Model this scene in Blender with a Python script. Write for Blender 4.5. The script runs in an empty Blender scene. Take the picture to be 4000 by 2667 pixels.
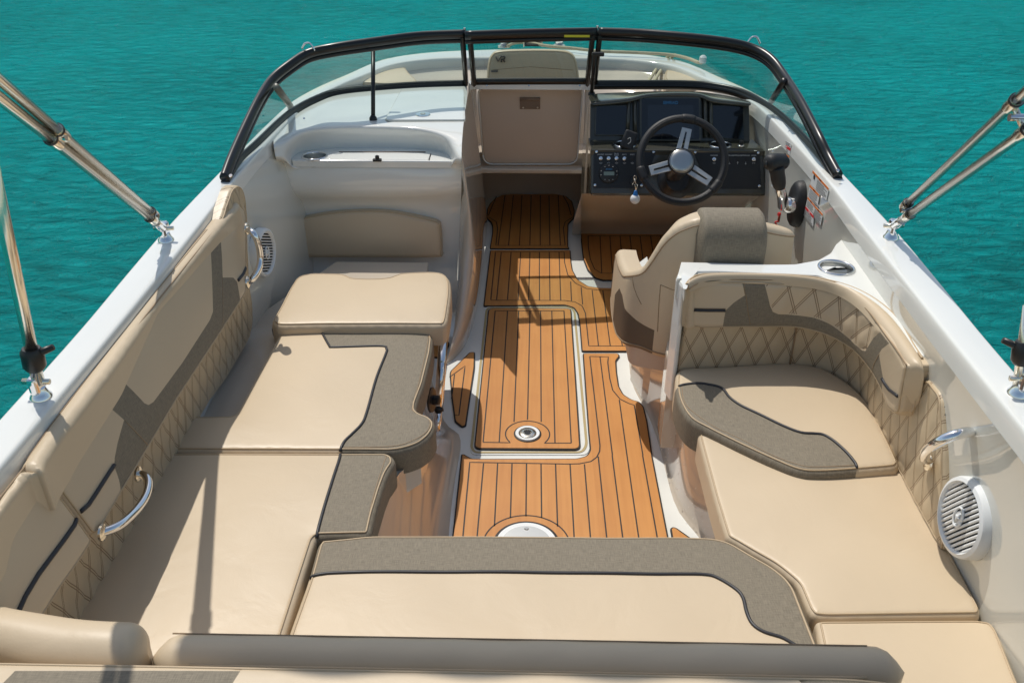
import bpy, bmesh, math, random
import numpy as np
from mathutils import Vector, Matrix
from mathutils.geometry import delaunay_2d_cdt
random.seed(4)
scene = bpy.context.scene
COL = scene.collection
# ---------------------------------------------------------------- camera, world, sun, exposure
H = 2.0; FPX = 2000.0; PITCH = math.radians(30.41); YAW = math.radians(1.28)
cam_d = bpy.data.cameras.new('camera'); cam = bpy.data.objects.new('camera', cam_d); COL.objects.link(cam)
cam.location = (0, 0, H); cam.rotation_euler = (math.pi/2-PITCH, 0, YAW)
cam_d.sensor_width = 36; cam_d.lens = FPX/2352*36; cam_d.clip_start = .05; cam_d.clip_end = 5000
cam_d.dof.use_dof = True; cam_d.dof.focus_distance = 3.3; cam_d.dof.aperture_fstop = 15.0
scene.camera = cam
world = bpy.data.worlds.new('World'); scene.world = world; world.use_nodes = True
SKX, SKY = .285, .45                      # ground shift of a shadow per metre of height (x to starboard, y aft)
sun_el = math.atan(1/math.hypot(SKX, SKY)); sun_az = math.atan2(-SKX, SKY)     # azimuth from +Y towards +X
wn = world.node_tree; bgn = wn.nodes['Background']
sky = wn.nodes.new('ShaderNodeTexSky'); sky.sky_type = 'NISHITA'; sky.sun_disc = False
sky.sun_elevation = sun_el; sky.sun_rotation = sun_az; sky.air_density = 1.0; sky.dust_density = 1.2
skt = wn.nodes.new('ShaderNodeMix'); skt.data_type = 'RGBA'; skt.blend_type = 'MULTIPLY'; skt.inputs[0].default_value = 1; skt.inputs[7].default_value = (1, .95, .84, 1)
wn.links.new(sky.outputs[0], skt.inputs[6]); wn.links.new(skt.outputs[2], bgn.inputs[0]); bgn.inputs[1].default_value = .132
sd = bpy.data.lights.new('sun', 'SUN'); sd.energy = 3.1; sd.angle = math.radians(.53); sd.color = (1, .955, .88)
sun = bpy.data.objects.new('sun', sd); COL.objects.link(sun); sun.location = (-3, 5, 8)
sun.rotation_euler = Vector((-SKX, SKY, 1)).to_track_quat('Z', 'Y').to_euler()
scene.view_settings.view_transform = 'Standard'; scene.view_settings.look = 'None'
scene.view_settings.exposure = 0.04; scene.view_settings.gamma = 1
scene.render.engine = 'CYCLES'; scene.cycles.max_bounces = 8; scene.cycles.transparent_max_bounces = 12

# ---------------------------------------------------------------- picture measurements -> points in the boat
_R = (Matrix.Rotation(YAW, 3, 'Z') @ Matrix.Rotation(math.pi/2-PITCH, 3, 'X'))
RM = np.array(_R)
def ray(u, v): return RM @ np.array([u-1176, -(v-784), -FPX])
def P(u, v, z=None, y=None, x=None):
    d = ray(u, v)
    t = (z-H)/d[2] if z is not None else (y/d[1] if y is not None else x/d[0])
    return np.array([0, 0, H]) + t*d
def proj(p):
    c = RM.T @ (np.asarray(p)-np.array([0, 0, H])); return np.array([1176+c[0]/-c[2]*FPX, 784-c[1]/-c[2]*FPX])
TILE = dict(A1=(0, 0, 1/3), A2=(784, 0, 1/3), A3=(1568, 0, 1/3), A4=(0, 523, 1/3), A5=(784, 523, 1/3), A6=(1568, 523, 1/3),
            B1=(0, 1045.5, 1/3), B2=(784, 1045.5, 1/3), B3=(1568, 1045.5, 1/3), HZ=(1333, 196, .25), Z1=(470.4, 29.4, .3),
            Z2=(1058.4, 29.4, .4), Z4=(588, 441, .375), Z6=(1528.8, 558.6, .3562), D=(0, 0, 1))
def T(tile, pts):
    a, b, k = TILE[tile]; return [(a+p[0]*k, b+p[1]*k) for p in pts]
def PZ(tile, pts, z): return [P(u, v, z=z) for u, v in T(tile, pts)]
def PY(tile, pts, y): return [P(u, v, y=y) for u, v in T(tile, pts)]
def PX(tile, pts, x): return [P(u, v, x=x) for u, v in T(tile, pts)]

# ---------------------------------------------------------------- materials
def new_mat(name):
    m = bpy.data.materials.new(name); m.use_nodes = True; nt = m.node_tree; return m, nt, nt.nodes['Principled BSDF']
def lin(c): return tuple((x/12.92 if x <= .04045 else ((x+.055)/1.055)**2.4) for x in c)
def simple(name, col, rough=.5, metal=0, coat=0, spec=.5, bump=0, bscale=40, var=0, vscale=3):
    m, nt, b = new_mat(name); N = nt.nodes; L = nt.links
    b.inputs['Base Color'].default_value = (*col, 1); b.inputs['Roughness'].default_value = rough
    b.inputs['Metallic'].default_value = metal; b.inputs['Coat Weight'].default_value = coat
    b.inputs['Coat Roughness'].default_value = .04; b.inputs['Specular IOR Level'].default_value = spec
    tc = N.new('ShaderNodeTexCoord')
    if var:
        n = N.new('ShaderNodeTexNoise'); n.inputs['Scale'].default_value = vscale; n.inputs['Detail'].default_value = 5
        L.new(tc.outputs['Object'], n.inputs['Vector'])
        r = N.new('ShaderNodeValToRGB'); r.color_ramp.elements[0].position = .3; r.color_ramp.elements[1].position = .7
        r.color_ramp.elements[0].color = (*[c*(1-var) for c in col], 1); r.color_ramp.elements[1].color = (*[min(1, c*(1+var)) for c in col], 1)
        L.new(n.outputs['Fac'], r.inputs['Fac']); L.new(r.outputs[0], b.inputs['Base Color'])
    if bump:
        n = N.new('ShaderNodeTexNoise'); n.inputs['Scale'].default_value = bscale; n.inputs['Detail'].default_value = 4
        L.new(tc.outputs['Object'], n.inputs['Vector'])
        bp = N.new('ShaderNodeBump'); bp.inputs['Strength'].default_value = bump; bp.inputs['Distance'].default_value = .01
        L.new(n.outputs['Fac'], bp.inputs['Height']); L.new(bp.outputs[0], b.inputs['Normal'])
    return m
def vinyl_mat(name, col, quilt=None, thread=(.16, .09, .045)):
    """soft beige vinyl: slow undulation, fine grain; optional double-stitched diamonds laid out in metres by UV"""
    m, nt, b = new_mat(name); N = nt.nodes; L = nt.links
    tc = N.new('ShaderNodeTexCoord')
    n = N.new('ShaderNodeTexNoise'); n.inputs['Scale'].default_value = 2.2; n.inputs['Detail'].default_value = 3
    L.new(tc.outputs['Object'], n.inputs['Vector'])
    r = N.new('ShaderNodeValToRGB'); r.color_ramp.elements[0].position = .3; r.color_ramp.elements[1].position = .7
    r.color_ramp.elements[0].color = (*[c*.95 for c in col], 1); r.color_ramp.elements[1].color = (*[c*1.04 for c in col], 1)
    L.new(n.outputs['Fac'], r.inputs['Fac'])
    b.inputs['Roughness'].default_value = .42; b.inputs['Specular IOR Level'].default_value = .45
    n2 = N.new('ShaderNodeTexNoise'); n2.inputs['Scale'].default_value = 7; n2.inputs['Detail'].default_value = 5; n2.inputs['Distortion'].default_value = .8
    L.new(tc.outputs['Object'], n2.inputs['Vector'])
    n3 = N.new('ShaderNodeTexNoise'); n3.inputs['Scale'].default_value = 260; n3.inputs['Detail'].default_value = 3
    L.new(tc.outputs['Object'], n3.inputs['Vector'])
    b1 = N.new('ShaderNodeBump'); b1.inputs['Strength'].default_value = .2; b1.inputs['Distance'].default_value = .012
    L.new(n2.outputs['Fac'], b1.inputs['Height'])
    b2 = N.new('ShaderNodeBump'); b2.inputs['Strength'].default_value = .12; b2.inputs['Distance'].default_value = .001
    L.new(n3.outputs['Fac'], b2.inputs['Height']); L.new(b1.outputs[0], b2.inputs['Normal'])
    L.new(b2.outputs[0], b.inputs['Normal'])
    colout = r.outputs[0]
    if quilt:
        W, Hq = quilt
        uv = N.new('ShaderNodeUVMap'); sx = N.new('ShaderNodeSeparateXYZ'); L.new(uv.outputs[0], sx.inputs[0])
        def mth(op, a, bb=None):
            k = N.new('ShaderNodeMath'); k.operation = op
            for i, q in enumerate((a, bb)):
                if q is None: continue
                if isinstance(q, (int, float)): k.inputs[i].default_value = q
                else: L.new(q, k.inputs[i])
            return k.outputs[0]
        s = mth('MULTIPLY', sx.outputs[0], 1/W); t = mth('MULTIPLY', sx.outputs[1], 1/Hq)
        fs = []
        for op in ('ADD', 'SUBTRACT'):
            q = mth(op, s, t); f = mth('ABSOLUTE', mth('SUBTRACT', mth('FRACT', q), .5)); f = mth('SUBTRACT', .5, f)   # 0 on the line
            fs.append(mth('ABSOLUTE', mth('SUBTRACT', f, .045)))
        mn = mth('MINIMUM', fs[0], fs[1]); lt = mth('LESS_THAN', mn, .02)
        mx = N.new('ShaderNodeMix'); mx.data_type = 'RGBA'; L.new(mth('MULTIPLY', lt, .75), mx.inputs[0]); L.new(colout, mx.inputs[6])
        mx.inputs[7].default_value = (*thread, 1); colout = mx.outputs[2]
    L.new(colout, b.inputs['Base Color'])
    return m
def linen_mat(name, c1, c2):
    """woven grey-brown fabric: crossed thread streaks"""
    m, nt, b = new_mat(name); N = nt.nodes; L = nt.links
    uv = N.new('ShaderNodeUVMap'); outs = []
    for sc in ((620, 45, 1), (45, 620, 1)):
        mp = N.new('ShaderNodeMapping'); mp.inputs['Scale'].default_value = sc; L.new(uv.outputs[0], mp.inputs[0])
        n = N.new('ShaderNodeTexNoise'); n.inputs['Scale'].default_value = 1; n.inputs['Detail'].default_value = 2
        L.new(mp.outputs[0], n.inputs['Vector']); outs.append(n.outputs['Fac'])
    a = N.new('ShaderNodeMath'); a.operation = 'ADD'; L.new(outs[0], a.inputs[0]); L.new(outs[1], a.inputs[1])
    a2 = N.new('ShaderNodeMath'); a2.operation = 'MULTIPLY'; a2.inputs[1].default_value = .5; L.new(a.outputs[0], a2.inputs[0])
    r = N.new('ShaderNodeValToRGB'); r.color_ramp.elements[0].position = .36; r.color_ramp.elements[1].position = .62
    r.color_ramp.elements[0].color = (*c1, 1); r.color_ramp.elements[1].color = (*c2, 1)
    L.new(a2.outputs[0], r.inputs['Fac']); L.new(r.outputs[0], b.inputs['Base Color'])
    b.inputs['Roughness'].default_value = .75
    bp = N.new('ShaderNodeBump'); bp.inputs['Strength'].default_value = .35; bp.inputs['Distance'].default_value = .0015
    L.new(a2.outputs[0], bp.inputs['Height']); L.new(bp.outputs[0], b.inputs['Normal'])
    return m
def teak_mat():
    m, nt, b = new_mat('teak_foam'); N = nt.nodes; L = nt.links
    tc = N.new('ShaderNodeTexCoord')
    mp = N.new('ShaderNodeMapping'); mp.inputs['Scale'].default_value = (30, 1.6, 4); L.new(tc.outputs['Object'], mp.inputs[0])
    n = N.new('ShaderNodeTexNoise'); n.inputs['Scale'].default_value = 2; n.inputs['Detail'].default_value = 6; L.new(mp.outputs[0], n.inputs['Vector'])
    n1 = N.new('ShaderNodeTexNoise'); n1.inputs['Scale'].default_value = 4; n1.inputs['Detail'].default_value = 5; L.new(tc.outputs['Object'], n1.inputs['Vector'])
    mix = N.new('ShaderNodeMath'); mix.operation = 'ADD'; L.new(n.outputs['Fac'], mix.inputs[0]); L.new(n1.outputs['Fac'], mix.inputs[1])
    h = N.new('ShaderNodeMath'); h.operation = 'MULTIPLY'; h.inputs[1].default_value = .5; L.new(mix.outputs[0], h.inputs[0])
    sx = N.new('ShaderNodeSeparateXYZ'); L.new(tc.outputs['Object'], sx.inputs[0])
    dv = N.new('ShaderNodeMath'); dv.operation = 'MULTIPLY'; dv.inputs[1].default_value = 1/.0597; L.new(sx.outputs[0], dv.inputs[0])
    fl = N.new('ShaderNodeMath'); fl.operation = 'FLOOR'; L.new(dv.outputs[0], fl.inputs[0])
    wn_ = N.new('ShaderNodeTexWhiteNoise'); wn_.noise_dimensions = '1D'; L.new(fl.outputs[0], wn_.inputs['W'])
    pv = N.new('ShaderNodeMath'); pv.operation = 'MULTIPLY_ADD'; pv.inputs[1].default_value = .14; L.new(wn_.outputs['Value'], pv.inputs[0]); L.new(h.outputs[0], pv.inputs[2])
    h = N.new('ShaderNodeMath'); h.operation = 'SUBTRACT'; h.inputs[1].default_value = .07; L.new(pv.outputs[0], h.inputs[0])
    r = N.new('ShaderNodeValToRGB'); r.color_ramp.elements[0].position = .32; r.color_ramp.elements[1].position = .68
    r.color_ramp.elements[0].color = (.49, .20, .046, 1); r.color_ramp.elements[1].color = (.60, .27, .070, 1)
    L.new(h.outputs[0], r.inputs['Fac']); L.new(r.outputs[0], b.inputs['Base Color'])
    b.inputs['Roughness'].default_value = .5
    n2 = N.new('ShaderNodeTexNoise'); n2.inputs['Scale'].default_value = 500; L.new(tc.outputs['Object'], n2.inputs['Vector'])
    bp = N.new('ShaderNodeBump'); bp.inputs['Strength'].default_value = .25; bp.inputs['Distance'].default_value = .001
    L.new(n2.outputs['Fac'], bp.inputs['Height']); L.new(bp.outputs[0], b.inputs['Normal'])
    return m
def water_mat():
    m, nt, b = new_mat('sea_water'); N = nt.nodes; L = nt.links
    tc = N.new('ShaderNodeTexCoord')
    mp = N.new('ShaderNodeMapping'); mp.inputs['Rotation'].default_value = (0, 0, .12); mp.inputs['Scale'].default_value = (.9, 1.7, 1); L.new(tc.outputs['Object'], mp.inputs[0])
    big = N.new('ShaderNodeTexNoise'); big.inputs['Scale'].default_value = .3; big.inputs['Detail'].default_value = 4; L.new(tc.outputs['Object'], big.inputs['Vector'])
    mid = N.new('ShaderNodeTexNoise'); mid.inputs['Scale'].default_value = 3.6; mid.inputs['Detail'].default_value = 9; mid.inputs['Roughness'].default_value = .66
    mid.inputs['Distortion'].default_value = .5; L.new(mp.outputs[0], mid.inputs['Vector'])
    r = N.new('ShaderNodeValToRGB'); e = r.color_ramp.elements
    e[0].position = .25; e[0].color = (.0, .105, .105, 1); e[1].position = .72; e[1].color = (.0, .36, .365, 1)
    x = e.new(.48); x.color = (.0, .255, .255, 1)
    a = N.new('ShaderNodeMath'); a.operation = 'MULTIPLY'; a.inputs[1].default_value = .5; L.new(big.outputs['Fac'], a.inputs[0])
    a1 = N.new('ShaderNodeMath'); a1.operation = 'MULTIPLY_ADD'; a1.inputs[1].default_value = .5; L.new(mid.outputs['Fac'], a1.inputs[0]); L.new(a.outputs[0], a1.inputs[2])
    L.new(a1.outputs[0], r.inputs['Fac']); L.new(r.outputs[0], b.inputs['Base Color'])
    w = N.new('ShaderNodeTexNoise'); w.inputs['Scale'].default_value = 5.0; w.inputs['Detail'].default_value = 9; w.inputs['Roughness'].default_value = .62
    w.inputs['Distortion'].default_value = .6; L.new(mp.outputs[0], w.inputs['Vector'])
    bp = N.new('ShaderNodeBump'); bp.inputs['Strength'].default_value = 1; bp.inputs['Distance'].default_value = .16
    L.new(w.outputs['Fac'], bp.inputs['Height'])
    out = [n for n in N if n.type == 'OUTPUT_MATERIAL'][0]; N.remove(b)
    df = N.new('ShaderNodeBsdfDiffuse'); L.new(r.outputs[0], df.inputs[0]); L.new(bp.outputs[0], df.inputs['Normal'])
    gl = N.new('ShaderNodeBsdfGlossy'); gl.inputs['Roughness'].default_value = .09; L.new(bp.outputs[0], gl.inputs['Normal'])
    lw = N.new('ShaderNodeLayerWeight'); lw.inputs[0].default_value = .5; L.new(bp.outputs[0], lw.inputs['Normal'])
    pw = N.new('ShaderNodeMath'); pw.operation = 'POWER'; pw.inputs[1].default_value = 4; L.new(lw.outputs['Facing'], pw.inputs[0])
    ml = N.new('ShaderNodeMath'); ml.operation = 'MULTIPLY_ADD'; ml.inputs[1].default_value = .07; ml.inputs[2].default_value = .012; L.new(pw.outputs[0], ml.inputs[0])
    mx = N.new('ShaderNodeMixShader'); L.new(ml.outputs[0], mx.inputs[0]); L.new(df.outputs[0], mx.inputs[1]); L.new(gl.outputs[0], mx.inputs[2]); L.new(mx.outputs[0], out.inputs[0])
    return m
def glass_mat(name, tint=(.80, .88, .86), rough=0):
    m = bpy.data.materials.new(name); m.use_nodes = True; nt = m.node_tree; N = nt.nodes; L = nt.links
    for n in list(N):
        if n.type != 'OUTPUT_MATERIAL': N.remove(n)
    out = [n for n in N if n.type == 'OUTPUT_MATERIAL'][0]
    tr = N.new('ShaderNodeBsdfTransparent'); tr.inputs[0].default_value = (*tint, 1)
    gl = N.new('ShaderNodeBsdfGlossy'); gl.inputs['Roughness'].default_value = .02
    lw = N.new('ShaderNodeLayerWeight'); lw.inputs[0].default_value = .5; pw = N.new('ShaderNodeMath'); pw.operation = 'POWER'; pw.inputs[1].default_value = 4.5; L.new(lw.outputs['Facing'], pw.inputs[0])
    fr = N.new('ShaderNodeMath'); fr.operation = 'MULTIPLY_ADD'; fr.inputs[1].default_value = .9; fr.inputs[2].default_value = .05; L.new(pw.outputs[0], fr.inputs[0])
    mx = N.new('ShaderNodeMixShader'); L.new(fr.outputs[0], mx.inputs[0]); L.new(tr.outputs[0], mx.inputs[1]); L.new(gl.outputs[0], mx.inputs[2])
    tc = N.new('ShaderNodeTexCoord'); mp = N.new('ShaderNodeMapping'); mp.inputs['Scale'].default_value = (1.2, 5, 9); mp.inputs['Rotation'].default_value = (.3, .5, .4); L.new(tc.outputs['Object'], mp.inputs[0])
    ns = N.new('ShaderNodeTexNoise'); ns.inputs['Scale'].default_value = 1.6; ns.inputs['Detail'].default_value = 6; L.new(mp.outputs[0], ns.inputs['Vector'])
    rp = N.new('ShaderNodeValToRGB'); rp.color_ramp.elements[0].position = .42; rp.color_ramp.elements[1].position = .75; rp.color_ramp.elements[0].color = (.015, .015, .015, 1); rp.color_ramp.elements[1].color = (.16, .16, .16, 1)
    L.new(ns.outputs['Fac'], rp.inputs['Fac']); df = N.new('ShaderNodeBsdfDiffuse'); df.inputs[0].default_value = (.7, .8, .78, 1)
    m2 = N.new('ShaderNodeMixShader'); L.new(rp.outputs[0], m2.inputs[0]); L.new(mx.outputs[0], m2.inputs[1]); L.new(df.outputs[0], m2.inputs[2])  # pale diffuse streaks mixed in as glare haze on the panes
    L.new(m2.outputs[0], out.inputs[0]); return m
BE = (.605, .487, .338)
M = dict(
    vinyl=vinyl_mat('beige_vinyl', BE),
    quilt=vinyl_mat('quilted_vinyl', (.56, .45, .30), (.066, .145)),
    quilt2=vinyl_mat('quilted_vinyl_fine', BE, (.078, .15)),
    seam=simple('beige_seam', (.30, .21, .125), .6),
    welt=simple('beige_welt', (.50, .38, .24), .5),
    linen=linen_mat('woven_linen', (.158, .134, .097), (.255, .217, .158)),
    piping=simple('dark_piping', (.028, .028, .032), .45),
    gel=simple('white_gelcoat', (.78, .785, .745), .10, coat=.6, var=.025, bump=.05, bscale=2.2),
    gelb=simple('cream_bounce_gelcoat', (.60, .525, .43), .09, coat=.6, var=.03, bump=.06, bscale=2.2),  # cream gelcoat coloured tanner to carry warm light bounced off the teak mats
    wallgel=simple('side_gelcoat', (.66, .66, .60), .06, coat=1.0, var=.025, bump=.03, bscale=1.8),
    door=simple('door_vinyl', (.60, .48, .38), .4, var=.03),
    teak=teak_mat(), caulk=simple('black_caulk', (.012, .010, .009), .6),
    steel=simple('stainless_steel', (.88, .82, .70), .2, metal=1, bump=.02, bscale=90),  # golden tint in the colour stands in for the beige cockpit it reflects
    chrome=simple('chrome', (.85, .85, .86), .05, metal=1),
    brushed=simple('brushed_metal', (.50, .50, .48), .3, metal=1),
    alu=simple('satin_aluminium', (.52, .53, .52), .38, metal=.6),
    blackm=simple('black_anodised', (.008, .009, .010), .30),
    black=simple('black_plastic', (.012, .012, .013), .38),
    rubber=simple('black_rubber', (.014, .014, .015), .55, bump=.1, bscale=300),
    dash=simple('olive_dash', (.055, .053, .040), .2, coat=.4, var=.05),
    screen=simple('dark_screen', (.006, .008, .011), .06, coat=.5),
    lcd=simple('lcd_grey', (.20, .27, .24), .3),
    white=simple('white_plastic', (.78, .80, .80), .35), slot=simple('grille_slot', (.02, .02, .02), .8),
    print_w=simple('white_print', (.6, .62, .62), .5), print_b=simple('blue_print', (.03, .14, .28), .4), print_g=simple('grey_print', (.10, .10, .10), .6),
    orange=simple('orange_print', (.75, .20, .03), .5), red=simple('red_print', (.65, .03, .03), .5), paper=simple('label_paper', (.68, .70, .70), .4),
    yellow=simple('yellow_print', (.70, .60, .02), .5), blue=simple('blue_rubber', (.02, .20, .60), .4),
    rope=simple('cream_rope', (.55, .48, .33), .8, bump=.6, bscale=120), canvas=simple('sand_canvas', (.32, .27, .20), .8),
    water=water_mat(), glass=glass_mat('clear_glass', (.78, .87, .83)))

# ---------------------------------------------------------------- object helpers
def thing(name, label, cat, loc=(0, 0, 0), group=None):
    o = bpy.data.objects.new(name, None); COL.objects.link(o); o.location = [float(a) for a in loc]; o.empty_display_size = .05
    o['label'] = label; o['category'] = cat
    if group: o['group'] = group
    return o
def wloc(o):
    v = Vector(o.location)
    while o.parent: o = o.parent; v += Vector(o.location)
    return v
def mesh_obj(name, verts, faces, mat, parent=None, smooth=True, uvs=None, normals=None):
    me = bpy.data.meshes.new(name); me.from_pydata([tuple(map(float, v)) for v in verts], [], [tuple(map(int, f)) for f in faces])
    me.materials.append(mat)
    if smooth: me.polygons.foreach_set('use_smooth', [True]*len(me.polygons))
    if uvs is not None:
        ul = me.uv_layers.new(name='UVMap'); vi = np.empty(len(me.loops), int); me.loops.foreach_get('vertex_index', vi)
        ul.data.foreach_set('uv', np.asarray(uvs, float)[vi].ravel())
    me.update()
    if normals is not None: me.normals_split_custom_set_from_vertices([tuple(map(float, n)) for n in normals])
    o = bpy.data.objects.new(name, me); COL.objects.link(o)
    if parent is not None:
        o.parent = parent; o.location = -wloc(parent)
    return o
def tag(o, label=None, cat=None, group=None, kind=None):
    if label: o['label'] = label
    if cat: o['category'] = cat
    if group: o['group'] = group
    if kind: o['kind'] = kind
    return o
def A(p): return np.asarray(p, float)
def seg_dist(pts, poly, closed=True):
    pts = A(pts); a = A(poly); b = np.roll(a, -1, 0) if closed else a[1:]; a = a if closed else a[:-1]
    out = np.full(len(pts), 1e9)
    for i in range(len(a)):
        d = b[i]-a[i]; L2 = (d@d) or 1e-12; t = np.clip(((pts-a[i])@d)/L2, 0, 1)
        out = np.minimum(out, np.hypot(*(pts-a[i]-t[:, None]*d).T))
    return out
def inside(pts, poly):
    pts = A(pts); poly = A(poly); x, y = pts.T; c = np.zeros(len(pts), bool); n = len(poly); j = n-1
    for i in range(n):
        xi, yi = poly[i]; xj, yj = poly[j]
        if yi != yj: c ^= ((yi > y) != (yj > y)) & (x < (xj-xi)*(y-yi)/(yj-yi)+xi)
        j = i
    return c
def resample(pts, step, closed=True):
    pts = A(pts); out = []; n = len(pts)
    for i in range(n if closed else n-1):
        a, b = pts[i], pts[(i+1) % n]; k = max(1, int(math.ceil(np.linalg.norm(b-a)/step)))
        for j in range(k): out.append(a+(b-a)*j/k)
    if not closed: out.append(pts[-1])
    return A(out)
def spline(pts, n=8, closed=False):
    """Catmull-Rom through the points"""
    p = A(pts); out = []; N = len(p)
    for i in range(N if closed else N-1):
        g = lambda k: p[k % N] if closed else p[min(max(k, 0), N-1)]
        a, b, c, d = g(i-1), g(i), g(i+1), g(i+2)
        for j in range(n):
            t = j/n; out.append(.5*((2*b)+(-a+c)*t+(2*a-5*b+4*c-d)*t*t+(-a+3*b-3*c+d)*t**3))
    if not closed: out.append(p[-1])
    return A(out)
def fillet(pts, r, n=5, closed=True):
    """cut each corner with an arc-like curve"""
    p = A(pts); out = []; N = len(p)
    for i in range(N):
        if not closed and i in (0, N-1): out.append(p[i]); continue
        a, b, c = p[i-1], p[i], p[(i+1) % N]; la, lc = np.linalg.norm(a-b), np.linalg.norm(c-b)
        k = min(r, .48*la, .48*lc)
        if k < 1e-4: out.append(b); continue
        s, e = b+(a-b)/la*k, b+(c-b)/lc*k
        for j in range(n+1):
            t = j/n; out.append((1-t)**2*s+2*t*(1-t)*b+t*t*e)
    return A(out)
def offset(poly, d):
    """move a closed 2D outline inwards by d (outline made counter-clockwise)"""
    p = ccw(poly); nx = np.roll(p, -1, 0)-p; nx /= np.maximum(np.linalg.norm(nx, axis=1), 1e-9)[:, None]
    nr = np.stack([-nx[:, 1], nx[:, 0]], 1); nv = nr+np.roll(nr, 1, 0); nv /= np.maximum(np.linalg.norm(nv, axis=1), 1e-9)[:, None]
    return p+nv*d
def ccw(poly):
    p = A(poly); x, y = p.T; return p if (x*np.roll(y, -1)-np.roll(x, -1)*y).sum() > 0 else p[::-1].copy()
class Plane:
    def __init__(s, O, U, V):
        s.O = A(O); s.U = A(U)/np.linalg.norm(U); V = A(V)-s.U*(A(V)@s.U); s.V = V/np.linalg.norm(V); s.N = np.cross(s.U, s.V)
    def at(s, st): st = A(st); return s.O+st[:, :1]*s.U+st[:, 1:2]*s.V, np.repeat(s.N[None], len(st), 0)
    def fromD(s, u, v):
        d = ray(u, v); o = np.array([0, 0, H]); t = ((s.O-o)@s.N)/(d@s.N); p = o+t*d-s.O; return np.array([p@s.U, p@s.V])
    def pt(s, st, h=0): return s.O+st[0]*s.U+st[1]*s.V+h*s.N
def HP(z): return Plane((0, 0, z), (1, 0, 0), (0, 1, 0))
class Ruled:
    def __init__(s, a, b, n=10):
        s.a = spline(a, n); s.b = spline(b, n); mid = (s.a+s.b)/2
        s.L = np.concatenate([[0], np.cumsum(np.linalg.norm(np.diff(mid, axis=0), axis=1))]); s.W = np.linalg.norm(s.b-s.a, axis=1).mean()
    def raw(s, st):
        st = A(st); S = st[:, 0]; t = (st[:, 1]/s.W)[:, None]
        ext = lambda q: np.stack([np.interp(S, s.L, q[:, k]) for k in range(3)], 1)
        over = np.where(S < 0, S, np.where(S > s.L[-1], S-s.L[-1], 0))[:, None]
        e0 = (s.a[1]-s.a[0]); e0 /= np.linalg.norm(e0); e1 = s.a[-1]-s.a[-2]; e1 /= np.linalg.norm(e1)
        return ext(s.a)*(1-t)+ext(s.b)*t+np.where(over < 0, over*e0, over*e1)
    def at(s, st):
        st = A(st); e = .012; p = s.raw(st); ds = s.raw(st+[e, 0])-s.raw(st-[e, 0]); dt = s.raw(st+[0, e])-s.raw(st-[0, e])
        n = np.cross(ds, dt); n /= np.maximum(np.linalg.norm(n, axis=1), 1e-9)[:, None]; return p, n
    def fromD(s, u, v):
        S, Tt = np.meshgrid(np.linspace(-.15, s.L[-1]+.15, 90), np.linspace(-.3*s.W, 1.3*s.W, 24)); g = np.stack([S.ravel(), Tt.ravel()], 1)
        q = s.raw(g); pr = np.array([proj(x) for x in q]); x = g[np.argmin(np.hypot(*(pr-[u, v]).T))].copy()
        for _ in range(8):
            f = proj(s.raw([x])[0])-[u, v]; e = 1e-4
            J = np.stack([(proj(s.raw([x+[e, 0]])[0])-f-[u, v])/e, (proj(s.raw([x+[0, e]])[0])-f-[u, v])/e], 1)
            try: d = np.linalg.solve(J, -f)
            except Exception: break
            x = x+np.clip(d, -.05, .05)
        return x
def UVs(surf, tile, pts): return A([surf.fromD(u, v) for u, v in T(tile, pts)])
def tube(name, pts, r, mat, parent=None, seg=10, closed=False, cap=True, rx=None):
    p = A(pts); n = len(p); r = [r]*n if np.isscalar(r) else r; vs = []; fs = []
    tg = np.gradient(p, axis=0) if not closed else np.roll(p, -1, 0)-np.roll(p, 1, 0)
    tg /= np.maximum(np.linalg.norm(tg, axis=1), 1e-9)[:, None]
    up = A([0, 0, 1.]) if abs(tg[0][2]) < .9 else A([1., 0, 0]); nrm = np.cross(tg[0], up); nrm /= np.linalg.norm(nrm)
    for i in range(n):
        nrm = nrm-tg[i]*(nrm@tg[i]); nrm /= np.linalg.norm(nrm); bi = np.cross(tg[i], nrm)
        for k in range(seg):
            a = 2*math.pi*k/seg; vs.append(p[i]+r[i]*(math.cos(a)*nrm*(rx or 1)+math.sin(a)*bi))
    for i in range(n if closed else n-1):
        for k in range(seg): fs.append((i*seg+k, i*seg+(k+1) % seg, ((i+1) % n)*seg+(k+1) % seg, ((i+1) % n)*seg+k))
    if cap and not closed: fs += [tuple(range(seg))[::-1], tuple((n-1)*seg+k for k in range(seg))]
    return mesh_obj(name, vs, fs, mat, parent)
def tubes(name, lst, r, mat, parent=None, seg=6):
    """several strands of one stitched or moulded line, kept as one part"""
    V = []; F = []
    for pts in lst:
        o = tube('x', pts, r, mat, None, seg); b = len(V); V += [tuple(v.co) for v in o.data.vertices]; F += [tuple(b+i for i in f.vertices) for f in o.data.polygons]
        me = o.data; bpy.data.objects.remove(o); bpy.data.meshes.remove(me)
    return mesh_obj(name, V, F, mat, parent)
def loft(name, rows, mat, parent=None, sub=1, thick=0, flip=False, cyc=False):
    n = len(rows[0]); vs = [p for r in rows for p in r]; fs = []
    for i in range(len(rows)-1):
        for j in range(n if cyc else n-1):
            f = (i*n+j, i*n+(j+1) % n, (i+1)*n+(j+1) % n, (i+1)*n+j); fs.append(f[::-1] if flip else f)
    o = mesh_obj(name, vs, fs, mat, parent)
    if sub: m = o.modifiers.new('sub', 'SUBSURF'); m.levels = sub; m.render_levels = sub
    if thick: m = o.modifiers.new('sol', 'SOLIDIFY'); m.thickness = thick; m.offset = -1
    return o
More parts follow.
